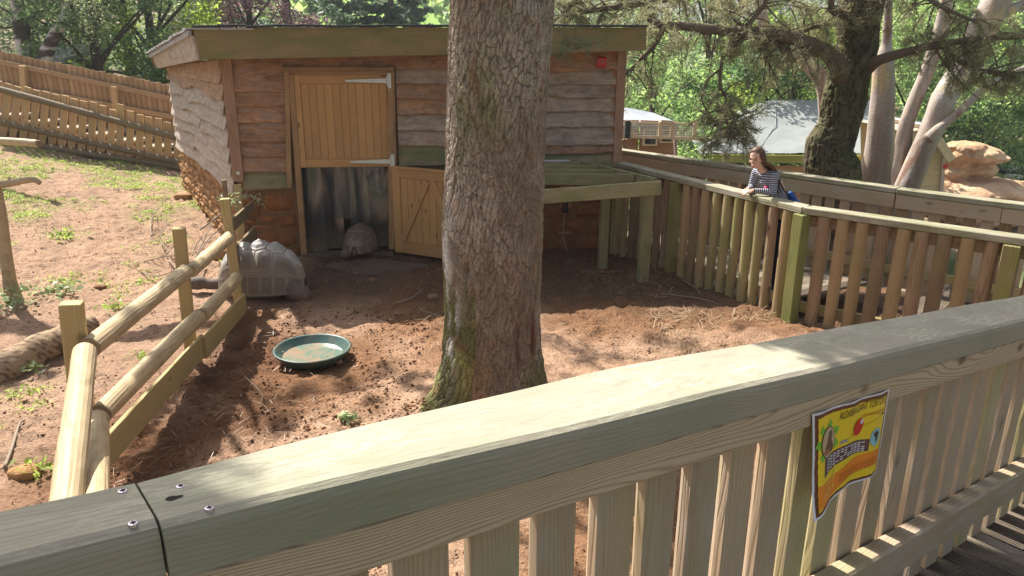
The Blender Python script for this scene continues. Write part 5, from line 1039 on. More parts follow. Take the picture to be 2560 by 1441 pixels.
def hand(wr, dirv, side, up):
    d = np.array(dirv, float); d /= np.linalg.norm(d); s_ = np.cross(up, d); s_ /= np.linalg.norm(s_); n_ = np.cross(d, s_); P = [capsule(wr, wr + d*.05, .018, .021, 12, 4), capsule(wr + d*.03 + s_*.016, wr + d*.055 + s_*.017, .014, .013, 10, 3), capsule(wr + d*.03 - s_*.016, wr + d*.055 - s_*.017, .014, .013, 10, 3)]
    for i, ln in enumerate((.050, .057, .053, .042)):
        b0 = wr + d*.055 + s_*(.022 - .0148*i); k1_ = b0 + d*ln*.5 - n_*.006; k2_ = k1_ + d*ln*.28 - n_*ln*.30; k3_ = k2_ + d*ln*.05 - n_*ln*.30; P += [capsule(wr + d*.03 + s_*(.015 - .01*i), b0, .009, .0082, 8, 3), capsule(b0, k1_, .0082, .0074, 8, 3), capsule(k1_, k2_, .0074, .0068, 8, 3), capsule(k2_, k3_, .0068, .0058, 8, 3)]
    t0 = wr + d*.015 + s_*side*.016; t1 = t0 + d*.028 + s_*side*.018 - n_*.004; t2 = t1 + d*.024 - s_*side*.004 - n_*.010; P += [capsule(t0, t1, .011, .0088, 8, 3), capsule(t1, t2, .0086, .0068, 8, 3)]; return P
BODY = list(tors) + [capsule(a, b_, r0, r1) for _, a, b_, r0, r1 in segs()] + [capsule(a, b_, r0*.92, r1) for a, b_, r0, r1 in ARM]
BODY += [capsule(chest + [0, 0, .06], neckp, .045, .036), capsule(neckp, hp(-.015, 0, -.06), .036, .036)]
BODY += [ell(hp(0, 0, .02), (.078, .064, .085), MHn), ell(hp(.025, 0, -.035), (.052, .048, .058), MHn), ell(hp(.052, 0, -.070), (.022, .024, .020), MHn), capsule(hp(.074, 0, .005), hp(.094, 0, -.022), .007, .011, 8, 3), ell(hp(.076, 0, -.052), (.012, .020, .008), MHn), ell(hp(.070, 0, .022), (.014, .036, .010), MHn)]
BODY += [ell(hp(-.002, s_*.064, -.012), (.016, .008, .024), MHn) for s_ in (-1, 1)] + [ell(hp(.055, s_*.034, -.025), (.02, .018, .02), MHn) for s_ in (-1, 1)]
BODY += hand(wr_l, Fh*.9 - Lh*.25 + np.array([0, 0, -.10]), 1, (0, 0, 1)) + hand(wr_r, Fh*.9 + Lh*.30 + np.array([0, 0, -.22]), -1, (0, 0, 1))
for s_ in (-1, 1): an_ = gp(-.44 - (.08 if s_ > 0 else 0), s_*.08, -.105); BODY.append(capsule(an_ + [0, 0, -.0], an_ + Fh*.11 + [0, 0, -.02], .030, .026))
b = NB('fair skin'); n = b.noise(b.coord(), 30, 3); b.fin(b.mix(n, (.56, .34, .26), (.66, .42, .33)), .55, .35); b.b.inputs['Subsurface Weight'].default_value = .1; b.b.inputs['Subsurface Radius'].default_value = (.02, .01, .005); M_['skin'] = b.m
fuse('body', BODY, .0042, M_['skin'], PR, 3)
b = NB('navy and white striped jersey'); a = b.n('ShaderNodeAttribute', attribute_name='band'); s_ = b.math('SINE', b.math('MULTIPLY', a.outputs['Fac'], 2*math.pi/.0185)); b.fin(b.mix(b.ramp(s_, [(.46, 0), (.54, 1)]), (.035, .045, .09), (.62, .62, .64)), .85, .2); M_['jersey'] = b.m
JS = [capsule(hips + [0, 0, .06], gp(-.28, 0, .90), .100, .092), capsule(gp(-.28, 0, .90), chest, .092, .099), capsule(sh_l + Fh*-.01, sh_r + Fh*-.01, .052, .052), ell(gp(-.045, 0, 1.19), (.06, .075, .045))] + [capsule(a_, b_, r0 + .008, r1 + .008) for a_, b_, r0, r1 in ARM]
for i in (1, 3): a_, b_, r0, r1 = ARM[i]; JS[4 + i] = capsule(a_, a_ + (b_ - a_)*.86, r0 + .008, r1 + .008)
jo, co = fuse('striped_top', JS, .005, M_['jersey'], PR, 2)
sg_ = [(hips, chest)] + [(a_, b_) for a_, b_, _, _ in ARM]; best = np.full(len(co), 9.); band = np.zeros(len(co)); accs = [0, 0, .0, 0, .0]
for i, (a_, b_) in enumerate(sg_):
    d = b_ - a_; L = np.linalg.norm(d); d = d/L; t_ = np.clip((co - a_) @ d, 0, L); dist = np.linalg.norm(co - a_ - t_[:, None]*d, axis=1) - (.095 if i == 0 else .036); k_ = dist < best; best = np.where(k_, dist, best); band = np.where(k_, (co - a_) @ d, band)
vfl(jo, band, 'band')
M_['navy'] = plain('navy trousers', (.012, .016, .035), .8, .2, 0, .2, 40); M_['blue'] = plain('bright blue waterproof', (.01, .07, .33), .55, .4, 0, .3, 14, .3); M_['shoe'] = plain('dark shoe', (.03, .03, .035), .6); M_['pink'] = plain('pink print', (.70, .06, .16), .7)
fuse('trousers', [capsule(a_, b_, r0, r1) for _, a_, b_, r0, r1 in segs(.008)] + [capsule(gp(-.42, .05, .70), gp(-.42, -.05, .70), .093, .093), capsule(gp(-.42, 0, .70), gp(-.37, 0, .80), .095, .092)], .007, M_['navy'], PR, 2)
for s_ in (-1, 1): an_ = gp(-.44 - (.08 if s_ > 0 else 0), s_*.08, -.112); fuse('shoe', [capsule(an_ - Fh*.02, an_ + Fh*.12, .036, .030), ell(an_ + Fh*.05 - [0, 0, .02], (.075, .036, .016), np.array(Matrix.Rotation(yawH, 3, 'Z')))], .007, M_['shoe'], PR, 2)
# blue jacket hanging from her waist behind
fuse('blue_jacket', [ell(gp(-.46, -.01, .78), (.07, .12, .16)), capsule(gp(-.42, .07, .90), gp(-.50, .08, .60), .04, .05), capsule(gp(-.42, -.07, .90), gp(-.50, -.08, .58), .04, .05), ell(gp(-.46, 0, .62), (.06, .11, .09)), capsule(gp(-.33, .09, .98), gp(-.43, .10, .86), .035, .045), capsule(gp(-.33, -.05, 1.0), gp(-.43, -.05, .86), .03, .045)], .008, M_['blue'], PR, 4)
v, f = ell(chest + Fh*.075 + Lh*.055 + [0, 0, -.055], (.024, .03, .018)); mk('pink_motif', v, f, M_['pink'], jo, True)
# hair: a cap plus long locks of strands
b = NB('brown hair'); n = b.noise(b.coord((1, 1, .12)), 90, 3); b.fin(b.mix(n, (.045, .020, .010), (.16, .085, .045)), .6, .35); M_['hair'] = b.m
def lock(P, r0, r1, fl=.5): P = smoothline(P, 14); v, f = tubev(P, r0 + (r1 - r0)*np.linspace(0, 1, 14)**1.2, 8, .12, rs.randint(99)); return v, f
HR = []; 
th = np.linspace(.02, 2.05, 16); an = np.linspace(0, 2*math.pi, 40, endpoint=False); secs = []
for t_ in th:
    q = np.stack([np.sin(t_)*np.cos(an), np.sin(t_)*np.sin(an), np.full(40, math.cos(t_))], 1); front = np.cos(an) > .15; lim = np.where(np.cos(an) > -.05, .98 - .25*np.clip(np.cos(an), 0, 1) + .28*np.abs(np.sin(an)), 9); tt = np.minimum(t_, lim)
    q = np.stack([np.sin(tt)*np.cos(an), np.sin(tt)*np.sin(an), np.cos(tt)], 1)*[.087, .073, .094] + [-.004, 0, .022]; secs.append(hd + q @ MHn.T)
HR.append(loft(secs, False))
for i in range(34):
    a_ = R(-112 + 224*i/33) + math.pi; fz_ = math.cos(a_); y_ = math.sin(a_); st = hp(-.004 + .060*fz_*rs.uniform(.7, 1.1), .055*y_, .070 + rs.uniform(-.01, .012)); q0_ = hp(-.006 + .084*fz_, .073*y_, .015); 
    bk = gp(-.15 + rs.uniform(-.02, .02), .095*y_ + .02, 1.06 + rs.uniform(-.06, .04)); md = hp(-.055 + .03*fz_, .070*y_ + .0, -.075); md2 = gp(-.055, .085*y_ + .02, 1.275)
    HR.append(lock([st, q0_, md, md2, bk], rs.uniform(.009, .014), .003))
HR.append(lock([hp(.03, .062, .045), hp(-.01, .074, -.03), gp(-.01, .10, 1.30), gp(-.12, .125, 1.14), gp(-.20, .13, 1.03)], .016, .004)); HR.append(lock([hp(.0, .070, .03), hp(-.03, .078, -.05), gp(-.05, .11, 1.28), gp(-.17, .12, 1.09), gp(-.27, .12, .97)], .018, .004)); 
v, f = merge(HR); mk('hair', v, f, M_['hair'], PR, True)
for s_ in (-1, 1):
    v, f = ell(hp(.070, s_*.028, .004), (.005, .010, .0045), MHn); mk('eye', v, f, M_['hole'], PR, True); q = smoothline([hp(.072, s_*.014, .024), hp(.074, s_*.028, .028), hp(.066, s_*.044, .022)], 8); v, f = tubev(q, .0035, 6); mk('eyebrow', v, f, M_['hair'], PR, True)
v, f = ell(hp(.083, 0, -.051), (.008, .017, .0055), MHn); mk('lips', v, f, plain('lips', (.42, .15, .13), .5), PR, True)
v, f = tubev([wr_l - (wr_l - el_l)*.10, wr_l - (wr_l - el_l)*.04], .026, 14); mk('wrist_strap', v, f, M_['rub'], PR)

piv = Vector(gp(.10, 0, 1.03)); PR.matrix_basis = Matrix.Translation(piv) @ Matrix.Scale(.86, 4) @ Matrix.Translation(-piv) @ PR.matrix_basis      # a child's size, hands kept on the rail
# ------------------------------------------------------------------ trees
def crown(centers, radii, n, size, flat=.75):
    w_ = np.array(radii)**2; w_ = w_/w_.sum(); idx = rs.choice(len(radii), n, p=w_); d = rs.normal(0, 1, (n, 3)); d /= np.linalg.norm(d, axis=1)[:, None]; r = np.array(radii)[idx]*(rs.uniform(0, 1, n)**.45); c = np.array(centers)[idx] + d*r[:, None]*[1, 1, flat]; return leafquads(c, size, .6, .45)
def broadtree(x_, y_, H_, Rc, mat, label, n=16000, size=.16, clumps=46, trunk=.16, low=.25, group='trees beyond the enclosure', bark='barkdark', lean=0, name='broadleaf_tree'):
    z_ = gzs(x_, y_) - .1; t = root(name, (x_, y_, z_), label, 'tree', group); top = np.array([x_ + lean, y_, z_ + H_*.8]); P = smoothline([(x_, y_, z_), (x_ + lean*.3 + rs.uniform(-.2, .2), y_, z_ + H_*.35), top], 20); parts = [tubev(P, np.linspace(trunk, trunk*.25, 20), 9, .15, 3)]; C_, R_ = [], []
    for i in range(clumps):
        h = rs.uniform(low, 1)**.9; rr_ = Rc*math.sqrt(max(.05, 1 - ((h - .55)/.62)**2))*rs.uniform(.25, 1)**.6; a_ = rs.uniform(0, 6.28); c = np.array([x_ + lean*h + rr_*math.cos(a_), y_ + rr_*math.sin(a_), z_ + H_*h]); C_.append(c); R_.append(Rc*rs.uniform(.16, .30))
        if i % 3 == 0: b0 = P[min(19, int(19*max(.15, h - .25)/.8*.9))]; parts.append(tubev(smoothline([b0, (b0 + c)/2 + [0, 0, .15*Rc*rs.uniform(-.2, 1)], c], 8), np.linspace(trunk*.32, trunk*.06, 8), 5))
    v, f = merge(parts); mk('trunk', v, f, M_[bark], t, True); leaves('crown', crown(C_, R_, n, size), M_[mat], t); return t
def conifer(x_, y_, H_, Rc, mat, label, n=12000, group='trees beyond the enclosure', size=.2, low=.1):
    z_ = gzs(x_, y_) - .1; t = root('conifer', (x_, y_, z_), label, 'tree', group); v, f = tubev([(x_, y_, z_), (x_, y_, z_ + H_)], [.22, .03], 9); mk('trunk', v, f, M_['barkbrown'], t, True); C_, R_ = [], []
    for i in range(90):
        h = low + (1 - low)*rs.rand(); rr_ = Rc*(1.05 - h)*rs.uniform(.3, 1); a_ = rs.uniform(0, 6.28); C_.append((x_ + rr_*math.cos(a_), y_ + rr_*math.sin(a_), z_ + H_*h - .25*rr_)); R_.append(.16*Rc + .05)
    leaves('crown', crown(C_, R_, n, size, .4), M_[mat], t)
def atpx(px_, Y_): return float(aty(px_, 200, Y_)[0])
TREES = [ # px, Y, height, radius, material, label, n, size
 (-60, 24, 11, 4.2, 'leafmid', 'bushy mid green tree at the left edge behind the birch', 17000, .15), (105, 30, 12, 4.0, 'leaflime', 'light lime green tree showing between the two birch stems', 13000, .17),
 (215, 21, 6.5, 2.6, 'leafolive', 'grey green feathery tree just right of the leaning birch stem', 16000, .09), (330, 26, 12, 4.4, 'leafmid', 'tall broad green tree rising above the left end of the shed roof', 24000, .13),
 (400, 19, 5.2, 2.0, 'leaflime', 'young bright green tree close behind the left corner of the shed', 12000, .11), (255, 17, 3.6, 1.5, 'leafdark', 'dark low bush looking over the tall palings', 9000, .09),
 (480, 30, 13, 4.2, 'leafmid', 'open crowned green tree between the broad tree and the purple one', 13000, .15), (640, 27, 6.4, 2.9, 'leafpurple', 'purple leaved copper tree above the shed roof', 18000, .13),
 (1470, 34, 14, 5, 'leafolive', 'dusty green tree behind the right end of the shed roof', 12000, .17), (1640, 22, 5.3, 2.3, 'leafmid', 'leafy green bush tree over the wire mesh walkway', 15000, .12),
 (1760, 27, 9.5, 3.6, 'leafmid', 'broad green tree rising behind the pine branch', 18000, .15), (1690, 18.5, 2.9, 1.5, 'leafmid', 'rounded green shrub beside the wire mesh walkway', 9000, .08), (1880, 24, 5.6, 2.4, 'leafdark', 'dark green tree over the left end of the canvas roof', 11000, .13),
 (1990, 25, 6.6, 2.8, 'leaflime', 'yellow green tree peeping left of the dark pine trunk', 12000, .13), (2050, 40, 14, 5.0, 'leafdark', 'deep green tree far behind the dark pine trunk', 12000, .2), (2300, 30, 8.5, 3.6, 'leafmid', 'green tree seen between the pale peeling stems', 15000, .16), (2440, 32, 8.5, 3.9, 'leafmid', 'full green tree above the orange rock', 19000, .16),
 (2520, 30, 6.5, 3.0, 'leafdark', 'dark green tree at the right edge over the green container', 14000, .15), (2640, 36, 13, 4.5, 'leafmid', 'tall green tree cut by the right edge of the view', 12000, .17), (2560, 52, 11, 6.5, 'leaflime', 'sunny yellow green tree high on the far hillside', 15000, .24), (2330, 56, 14, 6.5, 'leafmid', 'rounded green tree on the far hill below the patch of sky', 12000, .26),
 (1290, 40, 9, 4, 'leafmid', 'tree hidden for the most part by the big trunk', 8000, .2), (1560, 44, 15, 5.5, 'leafdark', 'dark tree on the hill behind the dusty one', 12000, .22), (-160, 40, 14, 5, 'leafdark', 'dark tree at far left beyond the edge tree', 8000, .2), (1800, 50, 17, 6, 'leafolive', 'grey green tree high on the hill above the canvas roof', 11000, .24), (2180, 46, 15, 6, 'leafmid', 'green hillside tree right of the dark pine', 11000, .22)]
for px_, Y_, H_, Rc, mt, lab, n, sz in TREES: broadtree(atpx(px_, Y_), Y_, H_, Rc, mt, lab, int(n*.75), sz, low=.08 if Y_ < 20 or H_ < 7 else .12)
for px_, Y_, H_, Rc, lab in ((730, 33, 15, 3.2, 'dark conifer right of the purple tree'), (860, 38, 9.5, 3.2, 'blue green conifer over the middle of the shed roof'), (985, 36, 9, 2.2, 'slim conifer with visible bare stem left of the big trunk'), (1040, 44, 6.2, 2.4, 'distant conifer beside the strip of bright sky')): conifer(atpx(px_, Y_), Y_, H_, Rc, 'needledark', lab)
# far wooded hillside
n = 30000; x = rs.uniform(-80, 85, n); y = rs.uniform(50, 110, n); keep = np.hypot(x - 0, 0) >= 0; dome = np.abs(fbm(pts3(x, y)*.16, 2, 12))*9; c = np.stack([x, y, gz(x, y) + rs.uniform(.4, 1, n)*(.8 + dome*.45)], 1)
tag(leaves('distant_wood', leafquads(c, 1.0, .7, .5), M_['leafmid'], org=np.zeros(3)), 'mass of distant green woodland covering the far hillside', kind='stuff')
# birches
def stem(name, P, Rr, mat, par, k=16, n=60, colf=None, rough=.06, seed=0, dist=None):
    P = smoothline(P, n); r = np.interp(np.linspace(0, 1, n), np.linspace(0, 1, len(Rr)), Rr); v, f = tubev(P, r, k, rough, seed)
    o = mk(name, v, f, M_[mat], par, True); 
    if colf is not None: vcol(o, np.clip(colf(np.asarray(v)), .01, .9))
    return o, P
def birchcol(v):
    n = fbm(v*[3, 3, 9], 4, 3); k = sst(.0, .22, n + .35*sst(2.6, 1.0, v[:, 2] - .6))[:, None]; return np.array([.62, .58, .52])*(1 - k) + np.array([.075, .06, .045])*k
BI = root('birch_tree', aty(60, 140, 16.5) - [0, 0, 1.7], 'white and black barked birch with upright stem behind the tall palings', 'tree')
stem('trunk', [aty(78, 230, 16.5), aty(60, 110, 16.5), aty(48, 40, 16.5), aty(38, -30, 16.5), aty(30, -180, 16.5)], [.19, .16, .13, .12, .08], 'trunkattr', BI, 20, 60, birchcol)
for q, r in (([(52, 55), (20, 30), (-20, 10)], .035), ([(50, 62), (15, 70), (-30, 55)], .03), ([(60, 40), (90, 30), (140, 25)], .028)): limbline('branch', [aty(a_, b_, 16.4) for a_, b_ in q], [r, r*.4], M_['barkdark'], BI, 6, 12)
BJ = root('leaning_birch', aty(110, 160, 16.0) - [0, 0, 1.6], 'short birch stem leaning to the right behind the tall palings', 'tree')
stem('trunk', [aty(96, 200, 16), aty(112, 148, 16), aty(128, 105, 16), aty(150, 68, 16), aty(162, 40, 16.2), aty(168, -40, 16.4)], [.17, .15, .12, .11, .08, .05], 'trunkattr', BJ, 20, 50, birchcol)
for B_, cs in ((BI, [(20, -60, 16.5), (90, -40, 16.3), (130, 20, 16.8), (60, -120, 16.5), (10, 20, 17), (-40, -20, 17)]), (BJ, [(190, 20, 16.2), (230, 60, 16.4), (150, 0, 16.6), (240, -20, 16.2), (200, 110, 16.6), (160, -60, 16)])):
    leaves('foliage', crown([aty(a_, b_, c_) for a_, b_, c_ in cs], [.62]*6, 3600, .055), M_['leafolive'], B_)
RS = root('small_store', aty(120, 150, 19) - [0, 0, 1.6], 'low store with pale flat roof glimpsed behind the birch stems', 'hut'); a_, b_ = aty(60, 140, 19), aty(160, 146, 19); slab('roof', [a_, b_, b_ + [.3, 1.5, .28], a_ + [.3, 1.5, .28]], (0, 0, 1), .12, M_['canvas'], RS); slab('wall', [a_ + [.1, .1, -.1], b_ + [-.1, .1, -.1], b_ + [-.1, .1, -1.5], a_ + [.1, .1, -1.5]], (0, -1, 0), .1, M_['cladtan'], RS)

# ------------------------------------------------------------------ dark pine on the right with its needled limbs
def pinecol(v):
    an_ = np.arctan2(v[:, 1] - 9.6, v[:, 0] - 4.05); n = fbm(v*[4, 4, 2], 4, 8)[:, None]; d1, d2 = worley(np.stack([an_*9 + fbm(v*6, 2, 3), v[:, 2]*3.2 + fbm(v*5, 2, 4)], 1), 7); e = (1 - sst(.03, .2, d2 - d1))[:, None]
    c = np.array([.165, .13, .095])*(1 + .6*n + .35*fbm(v*[22, 22, 9], 3, 12)[:, None]); m = sst(.05, .4, fbm(v*[2, 2, 1.1], 3, 5) + .25)[:, None]*.6; c = c*(1 - m) + np.array([.13, .135, .055])*m; return c*(1 - e*.8) + np.array([.035, .025, .02])*e*.8
YP = 9.6; PT = root('pine_tree', aty(2110, 480, YP) - [0, 0, .9], 'dark craggy pine trunk with long needled limbs beyond the boardwalk', 'tree')
tp_, tr_ = [(2085, 640), (2082, 500), (2079, 430), (2074, 375), (2100, 313), (2110, 250), (2124, 188), (2139, 125), (2150, 62), (2157, 0), (2162, -160), (2168, -500)], [.42, .36, .325, .285, .25, .262, .24, .232, .24, .255, .22, .14]
P = smoothline([aty(a_, b_, YP) for a_, b_ in tp_], 320); r = np.interp(np.linspace(0, 1, 320), np.linspace(0, 1, len(tr_)), tr_); v, f = tubev(P, r, 110); v = np.asarray(v); Cn = np.repeat(P, 110, 0); dn = (v - Cn); an_ = np.arctan2(dn[:, 1], dn[:, 0]); dl_ = np.linalg.norm(dn, axis=1)
d1, d2 = worley(np.stack([an_*9 + fbm(v*6, 2, 3), v[:, 2]*3.2 + fbm(v*5, 2, 4)], 1), 7); dis = .026*(sst(0, .25, d2 - d1) - 1) + fbm(v*2.4, 3, 6)*.05 + fbm(v*14, 3, 7)*.010; v = Cn + dn*(1 + dis/dl_)[:, None]; o = mk('trunk', v, f, M_['barkattr'], PT, True); vcol(o, np.clip(pinecol(v), .01, .5))
def needles(C_, n, ln, wd=.0035, spread=.05):
    C_ = np.asarray(C_); idx = rs.randint(0, len(C_), n); c = C_[idx]; d = rs.normal(0, 1, (n, 3)); d[:, 2] = d[:, 2]*.8 + .15; d /= np.linalg.norm(d, axis=1)[:, None]; s_ = np.cross(d, rs.normal(0, 1, (n, 3))); s_ /= np.linalg.norm(s_, axis=1)[:, None]; L = ln*rs.uniform(.6, 1.3, n)[:, None]; c = c + rs.normal(0, .008, (n, 3))
    return np.stack([c - s_*wd, c + s_*wd, c + d*L + s_*wd*.4, c + d*L - s_*wd*.4], 1).reshape(-1, 3)
NC = []; twp = []
def twiggy(P, dens, ln, droop, spreadv=.6, sub=3, seed=0, tuft=5):
    """side shoots along a limb, ending in needle tufts"""
    P = np.asarray(P)
    for k_ in range(dens):
        i = rs.randint(0, len(P)); d = rs.normal(0, 1, 3)*[1, spreadv, .8]; d[2] -= droop*.6; d /= np.linalg.norm(d); L = ln*rs.uniform(.4, 1.1); e = P[i] + d*L - [0, 0, droop*L*.35]; m = (P[i] + e)/2 + rs.normal(0, .05*L, 3) + [0, 0, .08*L]
        q = smoothline([P[i], m, e], 8); twp.append(tubev(q, np.linspace(.007, .0028, 8)*(1 + L), 4))
        for s_ in range(sub):
            j = rs.randint(3, 8); d2_ = d + rs.normal(0, .7, 3); d2_ /= np.linalg.norm(d2_); L2_ = L*rs.uniform(.2, .5); e2_ = q[j] + d2_*L2_ - [0, 0, .05]; twp.append(tubev([q[j], (q[j] + e2_)/2 + [0, 0, .015], e2_], [.0035, .003, .002], 4)); 
            for t_ in np.linspace(.35, 1, tuft): NC.append(q[j] + (e2_ - q[j])*t_)
        NC.append(e); NC.append((e*2 + q[5])/3)
bl = {}
def limb(nm, P, Rr, n=40, k=12, rough=.14): o = limbline(nm, P, Rr, M_['barkbrown'], PT, k, n, rough, 4); return smoothline(P, n)
l1 = limb('limb', [aty(2105, 190, 9.5), aty(2085, 150, 9.35), aty(2040, 118, 9.2), aty(1990, 98, 9.1), aty(1930, 88, 9.1), aty(1850, 80, 9.15), aty(1760, 72, 9.2), aty(1690, 64, 9.3), aty(1648, 60, 9.35), aty(1618, 48, 9.4)], [.13, .10, .085, .075, .07, .06, .055, .045, .035, .02], 60, 16)
l2 = limb('limb', [aty(2170, 165, 9.5), aty(2200, 150, 9.3), aty(2260, 132, 9.1), aty(2330, 115, 9.0), aty(2400, 104, 8.9), aty(2460, 97, 8.9), aty(2570, 92, 8.9)], [.10, .06, .05, .045, .035, .03, .025])
l3 = limb('branch', [l2[22], aty(2390, 150, 8.8), aty(2440, 170, 8.8), aty(2500, 185, 8.8), aty(2580, 180, 8.8)], [.03, .022, .018, .012]); l4 = limb('branch', [l2[20], aty(2355, 150, 8.9), aty(2395, 200, 8.9), aty(2420, 225, 8.9), aty(2450, 250, 8.9)], [.014, .012, .008, .004], 16, 6)
b1 = limb('branch', [l1[50], aty(1650, 90, 9.3), aty(1632, 118, 9.3), aty(1600, 150, 9.3), aty(1565, 185, 9.2)], [.035, .03, .025, .012], 20, 8); b2 = limb('branch', [l1[30], aty(1815, 130, 9.1), aty(1803, 170, 9.1), aty(1800, 215, 9.1), aty(1815, 250, 9.1), aty(1800, 290, 9.0), aty(1840, 320, 9.0)], [.03, .022, .02, .016, .012, .008], 30, 8)
b3 = limb('branch', [l1[33], aty(1870, 60, 9.0), aty(1905, 20, 9.0), aty(1930, -30, 9.0)], [.03, .025, .02], 16, 8); b4 = limb('branch', [aty(2110, 40, 9.5), aty(2085, 30, 9.3), aty(2078, 5, 9.2), aty(2090, -60, 9.2)], [.045, .04, .03], 16, 8)
b5 = limb('branch', [b2[10], aty(1770, 200, 9.2), aty(1755, 250, 9.2), aty(1790, 310, 9.1), aty(1830, 345, 9.0)], [.014, .012, .008], 20, 6); b6 = limb('branch', [l1[28], aty(1835, 50, 9.3), aty(1850, 5, 9.3), aty(1800, -40, 9.3)], [.02, .018, .014], 14, 6)
l5 = limb('branch', [aty(2185, -40, 9.6), aty(2290, -20, 9.1), aty(2360, 20, 8.8), aty(2450, 60, 8.7)], [.04, .03, .01], 24, 8); l6 = limb('branch', [aty(2095, 60, 9.5), aty(2030, 70, 9.3), aty(1960, 110, 9.2), aty(1900, 150, 9.2)], [.03, .02, .008], 20, 8)
l0 = limb('limb', [aty(2165, -80, 9.6), aty(1990, -70, 9.5), aty(1800, -30, 9.7), aty(1620, 5, 10.0), aty(1460, 30, 10.2), aty(1405, 38, 10.2)], [.10, .08, .06, .045, .03, .015], 50, 10)
twiggy(l0[20:], 95, .50, .25, .6, 5, tuft=6); twiggy(l1[8:50], 52, .45, .45, .6, 4); twiggy(b1, 34, .38, .5, .6, 4); twiggy(b2[14:], 24, .36, .35, .7, 4); twiggy(b2[26:], 20, .42, .1, .7, 4); twiggy(b5[12:], 18, .36, .2, .7, 4); twiggy(b3, 22, .5, .1, .7, 4); twiggy(b4, 18, .5, .3, .7, 4); twiggy(b6, 20, .45, .2, .7, 4); twiggy(l6, 36, .45, .4, .7, 4)
twiggy(l2[14:], 36, .36, .3, .6, 4); twiggy(l3, 50, .36, .25, .7, 5); twiggy(l5, 36, .42, .35, .7, 4)
v, f = merge(twp); mk('twigs', v, f, M_['barkbrown'], PT); NC = np.array(NC); leaves('needles', needles(NC, 50000, .075, .0026), M_['needle'], PT)
# the pine's own crown above the picture, which shades the boardwalk
C_ = []; R_ = []
for i in range(46): a_ = rs.uniform(0, 6.28); rr_ = rs.uniform(.6, 2.6); C_.append((P[-1][0]*.3 + 4.1*.7 + rr_*math.cos(a_), 9.4 + rr_*math.sin(a_), rs.uniform(5.0, 8.5))); R_.append(.42)
leaves('crown', crown(C_, R_, 16000, .11, .5), M_['needle'], PT)
# small sprays hanging from the big tree, and its crown out of view above right
twp = []; NC = []; q = limbline('branch', [(.1, 4.6, 3.3), (.35, 4.45, 3.0), (.42, 4.35, 2.75)], [.02, .01], M_['barkbrown'], TR, 6, 12)
def spray(px_, py_, Y_, n=5):
    e = aty(px_, py_, Y_)
    for _ in range(n): d = rs.normal(0, 1, 3)*[.07, .04, .05]; twp.append(tubev([e, e + d*.5, e + d], [.002, .0015, .001], 4)); [NC.append(e + d*t_) for t_ in (.3, .6, 1.)]
stp = aty(1392, 60, 4.2); twp.append(tubev(smoothline([stp, aty(1405, 85, 4.1), aty(1425, 105, 4.1), aty(1462, 140, 4.1)], 10), np.linspace(.004, .002, 10), 5))
for q in ((1410, 88), (1440, 92), (1425, 110), (1452, 118), (1400, 120), (1475, 146), (1410, 140)): spray(*q, 4.12, 3)
v, f = merge(twp); mk('twigs', v, f, M_['barkbrown'], TR); leaves('needles', needles(np.array(NC), 700, .035, .0012), M_['needledark'], TR)
def overhead(tgt, h, r_, n, size, mat, par, flat=.5, nm='foliage'):   # leaf clumps of a real tree, up where they cast the shade seen at tgt
    C_ = []; 
    for (x_, y_, z_) in tgt: k_ = (h + rs.uniform(-.5, .5) - z_)/TOSUN[2]; C_.append(np.array([x_, y_, z_]) + TOSUN*k_)
    leaves(nm, crown(C_, [r_]*len(C_), n, size, flat), M_[mat], par); return C_
tg = [nf(u, o_) for u in np.arange(1.75, 3.6, .22) for o_ in (-.15, .35)] + [nf(u, .8, -1) for u in np.arange(2.4, 3.6, .3)]
cs_ = overhead(tg, 5.6, .26, 9000, .07, 'needle', TR)
for c in cs_[::3]: limbline('limb', [(-.1, 4.6, 4.6), ((c[0] - .1)/2, (c[1] + 4.6)/2, (c[2] + 4.9)/2 + .2), c], [.06, .03, .008], M_['barkbrown'], TR, 6, 12)
tg = [(rs.uniform(.2, 2.6), rs.uniform(3.0, 5.9), 0) for _ in range(34)] + [(rs.uniform(-1.9, -.3), rs.uniform(3.2, 5.2), 0) for _ in range(16)]; overhead(tg, 6.6, .17, 3600, .055, 'needle', TR, nm='high_foliage')
for _ in range(9):
    c = np.array([rs.uniform(-.8, 1.8), rs.uniform(3.4, 5.4), 0]) + TOSUN*(6.4/TOSUN[2]); limbline('limb', [(-.1, 4.6, 5.2), (np.array([-.1, 4.6, 5.6]) + c)/2 + rs.normal(0, .3, 3), c, c + rs.normal(0, .6, 3)], [.05, .03, .022, .01], M_['barkbrown'], TR, 6, 16, .2)

# gnarled tree out of view on the bank; its bare limbs throw the branching shadows by the log rails
OT = root('bank_tree', (-7.4, 8.6, gzs(-7.4, 8.6)), 'spreading bare limbed tree on the bank beyond the left edge', 'tree'); limbline('trunk', [(-7.4, 8.6, gzs(-7.4, 8.6) - .1), (-7.3, 8.6, 2.2), (-7.0, 8.6, 3.6), (-6.9, 8.7, 5.5)], [.24, .2, .17, .08], M_['barkdark'], OT, 14, 30)
def shadowpt(px_, py_, h): g_ = atz(px_, py_); return g_ + TOSUN*(h/TOSUN[2])
hub = np.array([-7.05, 8.6, 3.5]); main = [hub] + [shadowpt(a_, b_, 4.6) for a_, b_ in ((520, 810), (600, 850), (590, 900), (560, 960), (520, 1040), (480, 1120), (440, 1200))]
limbline('limb', main[:1] + [np.array([-6.0, 8.7, 4.6])] + main[1:], [.13, .10, .085, .08, .075, .075, .07, .06, .05], M_['barkdark'], OT, 10, 60, .25, 6)
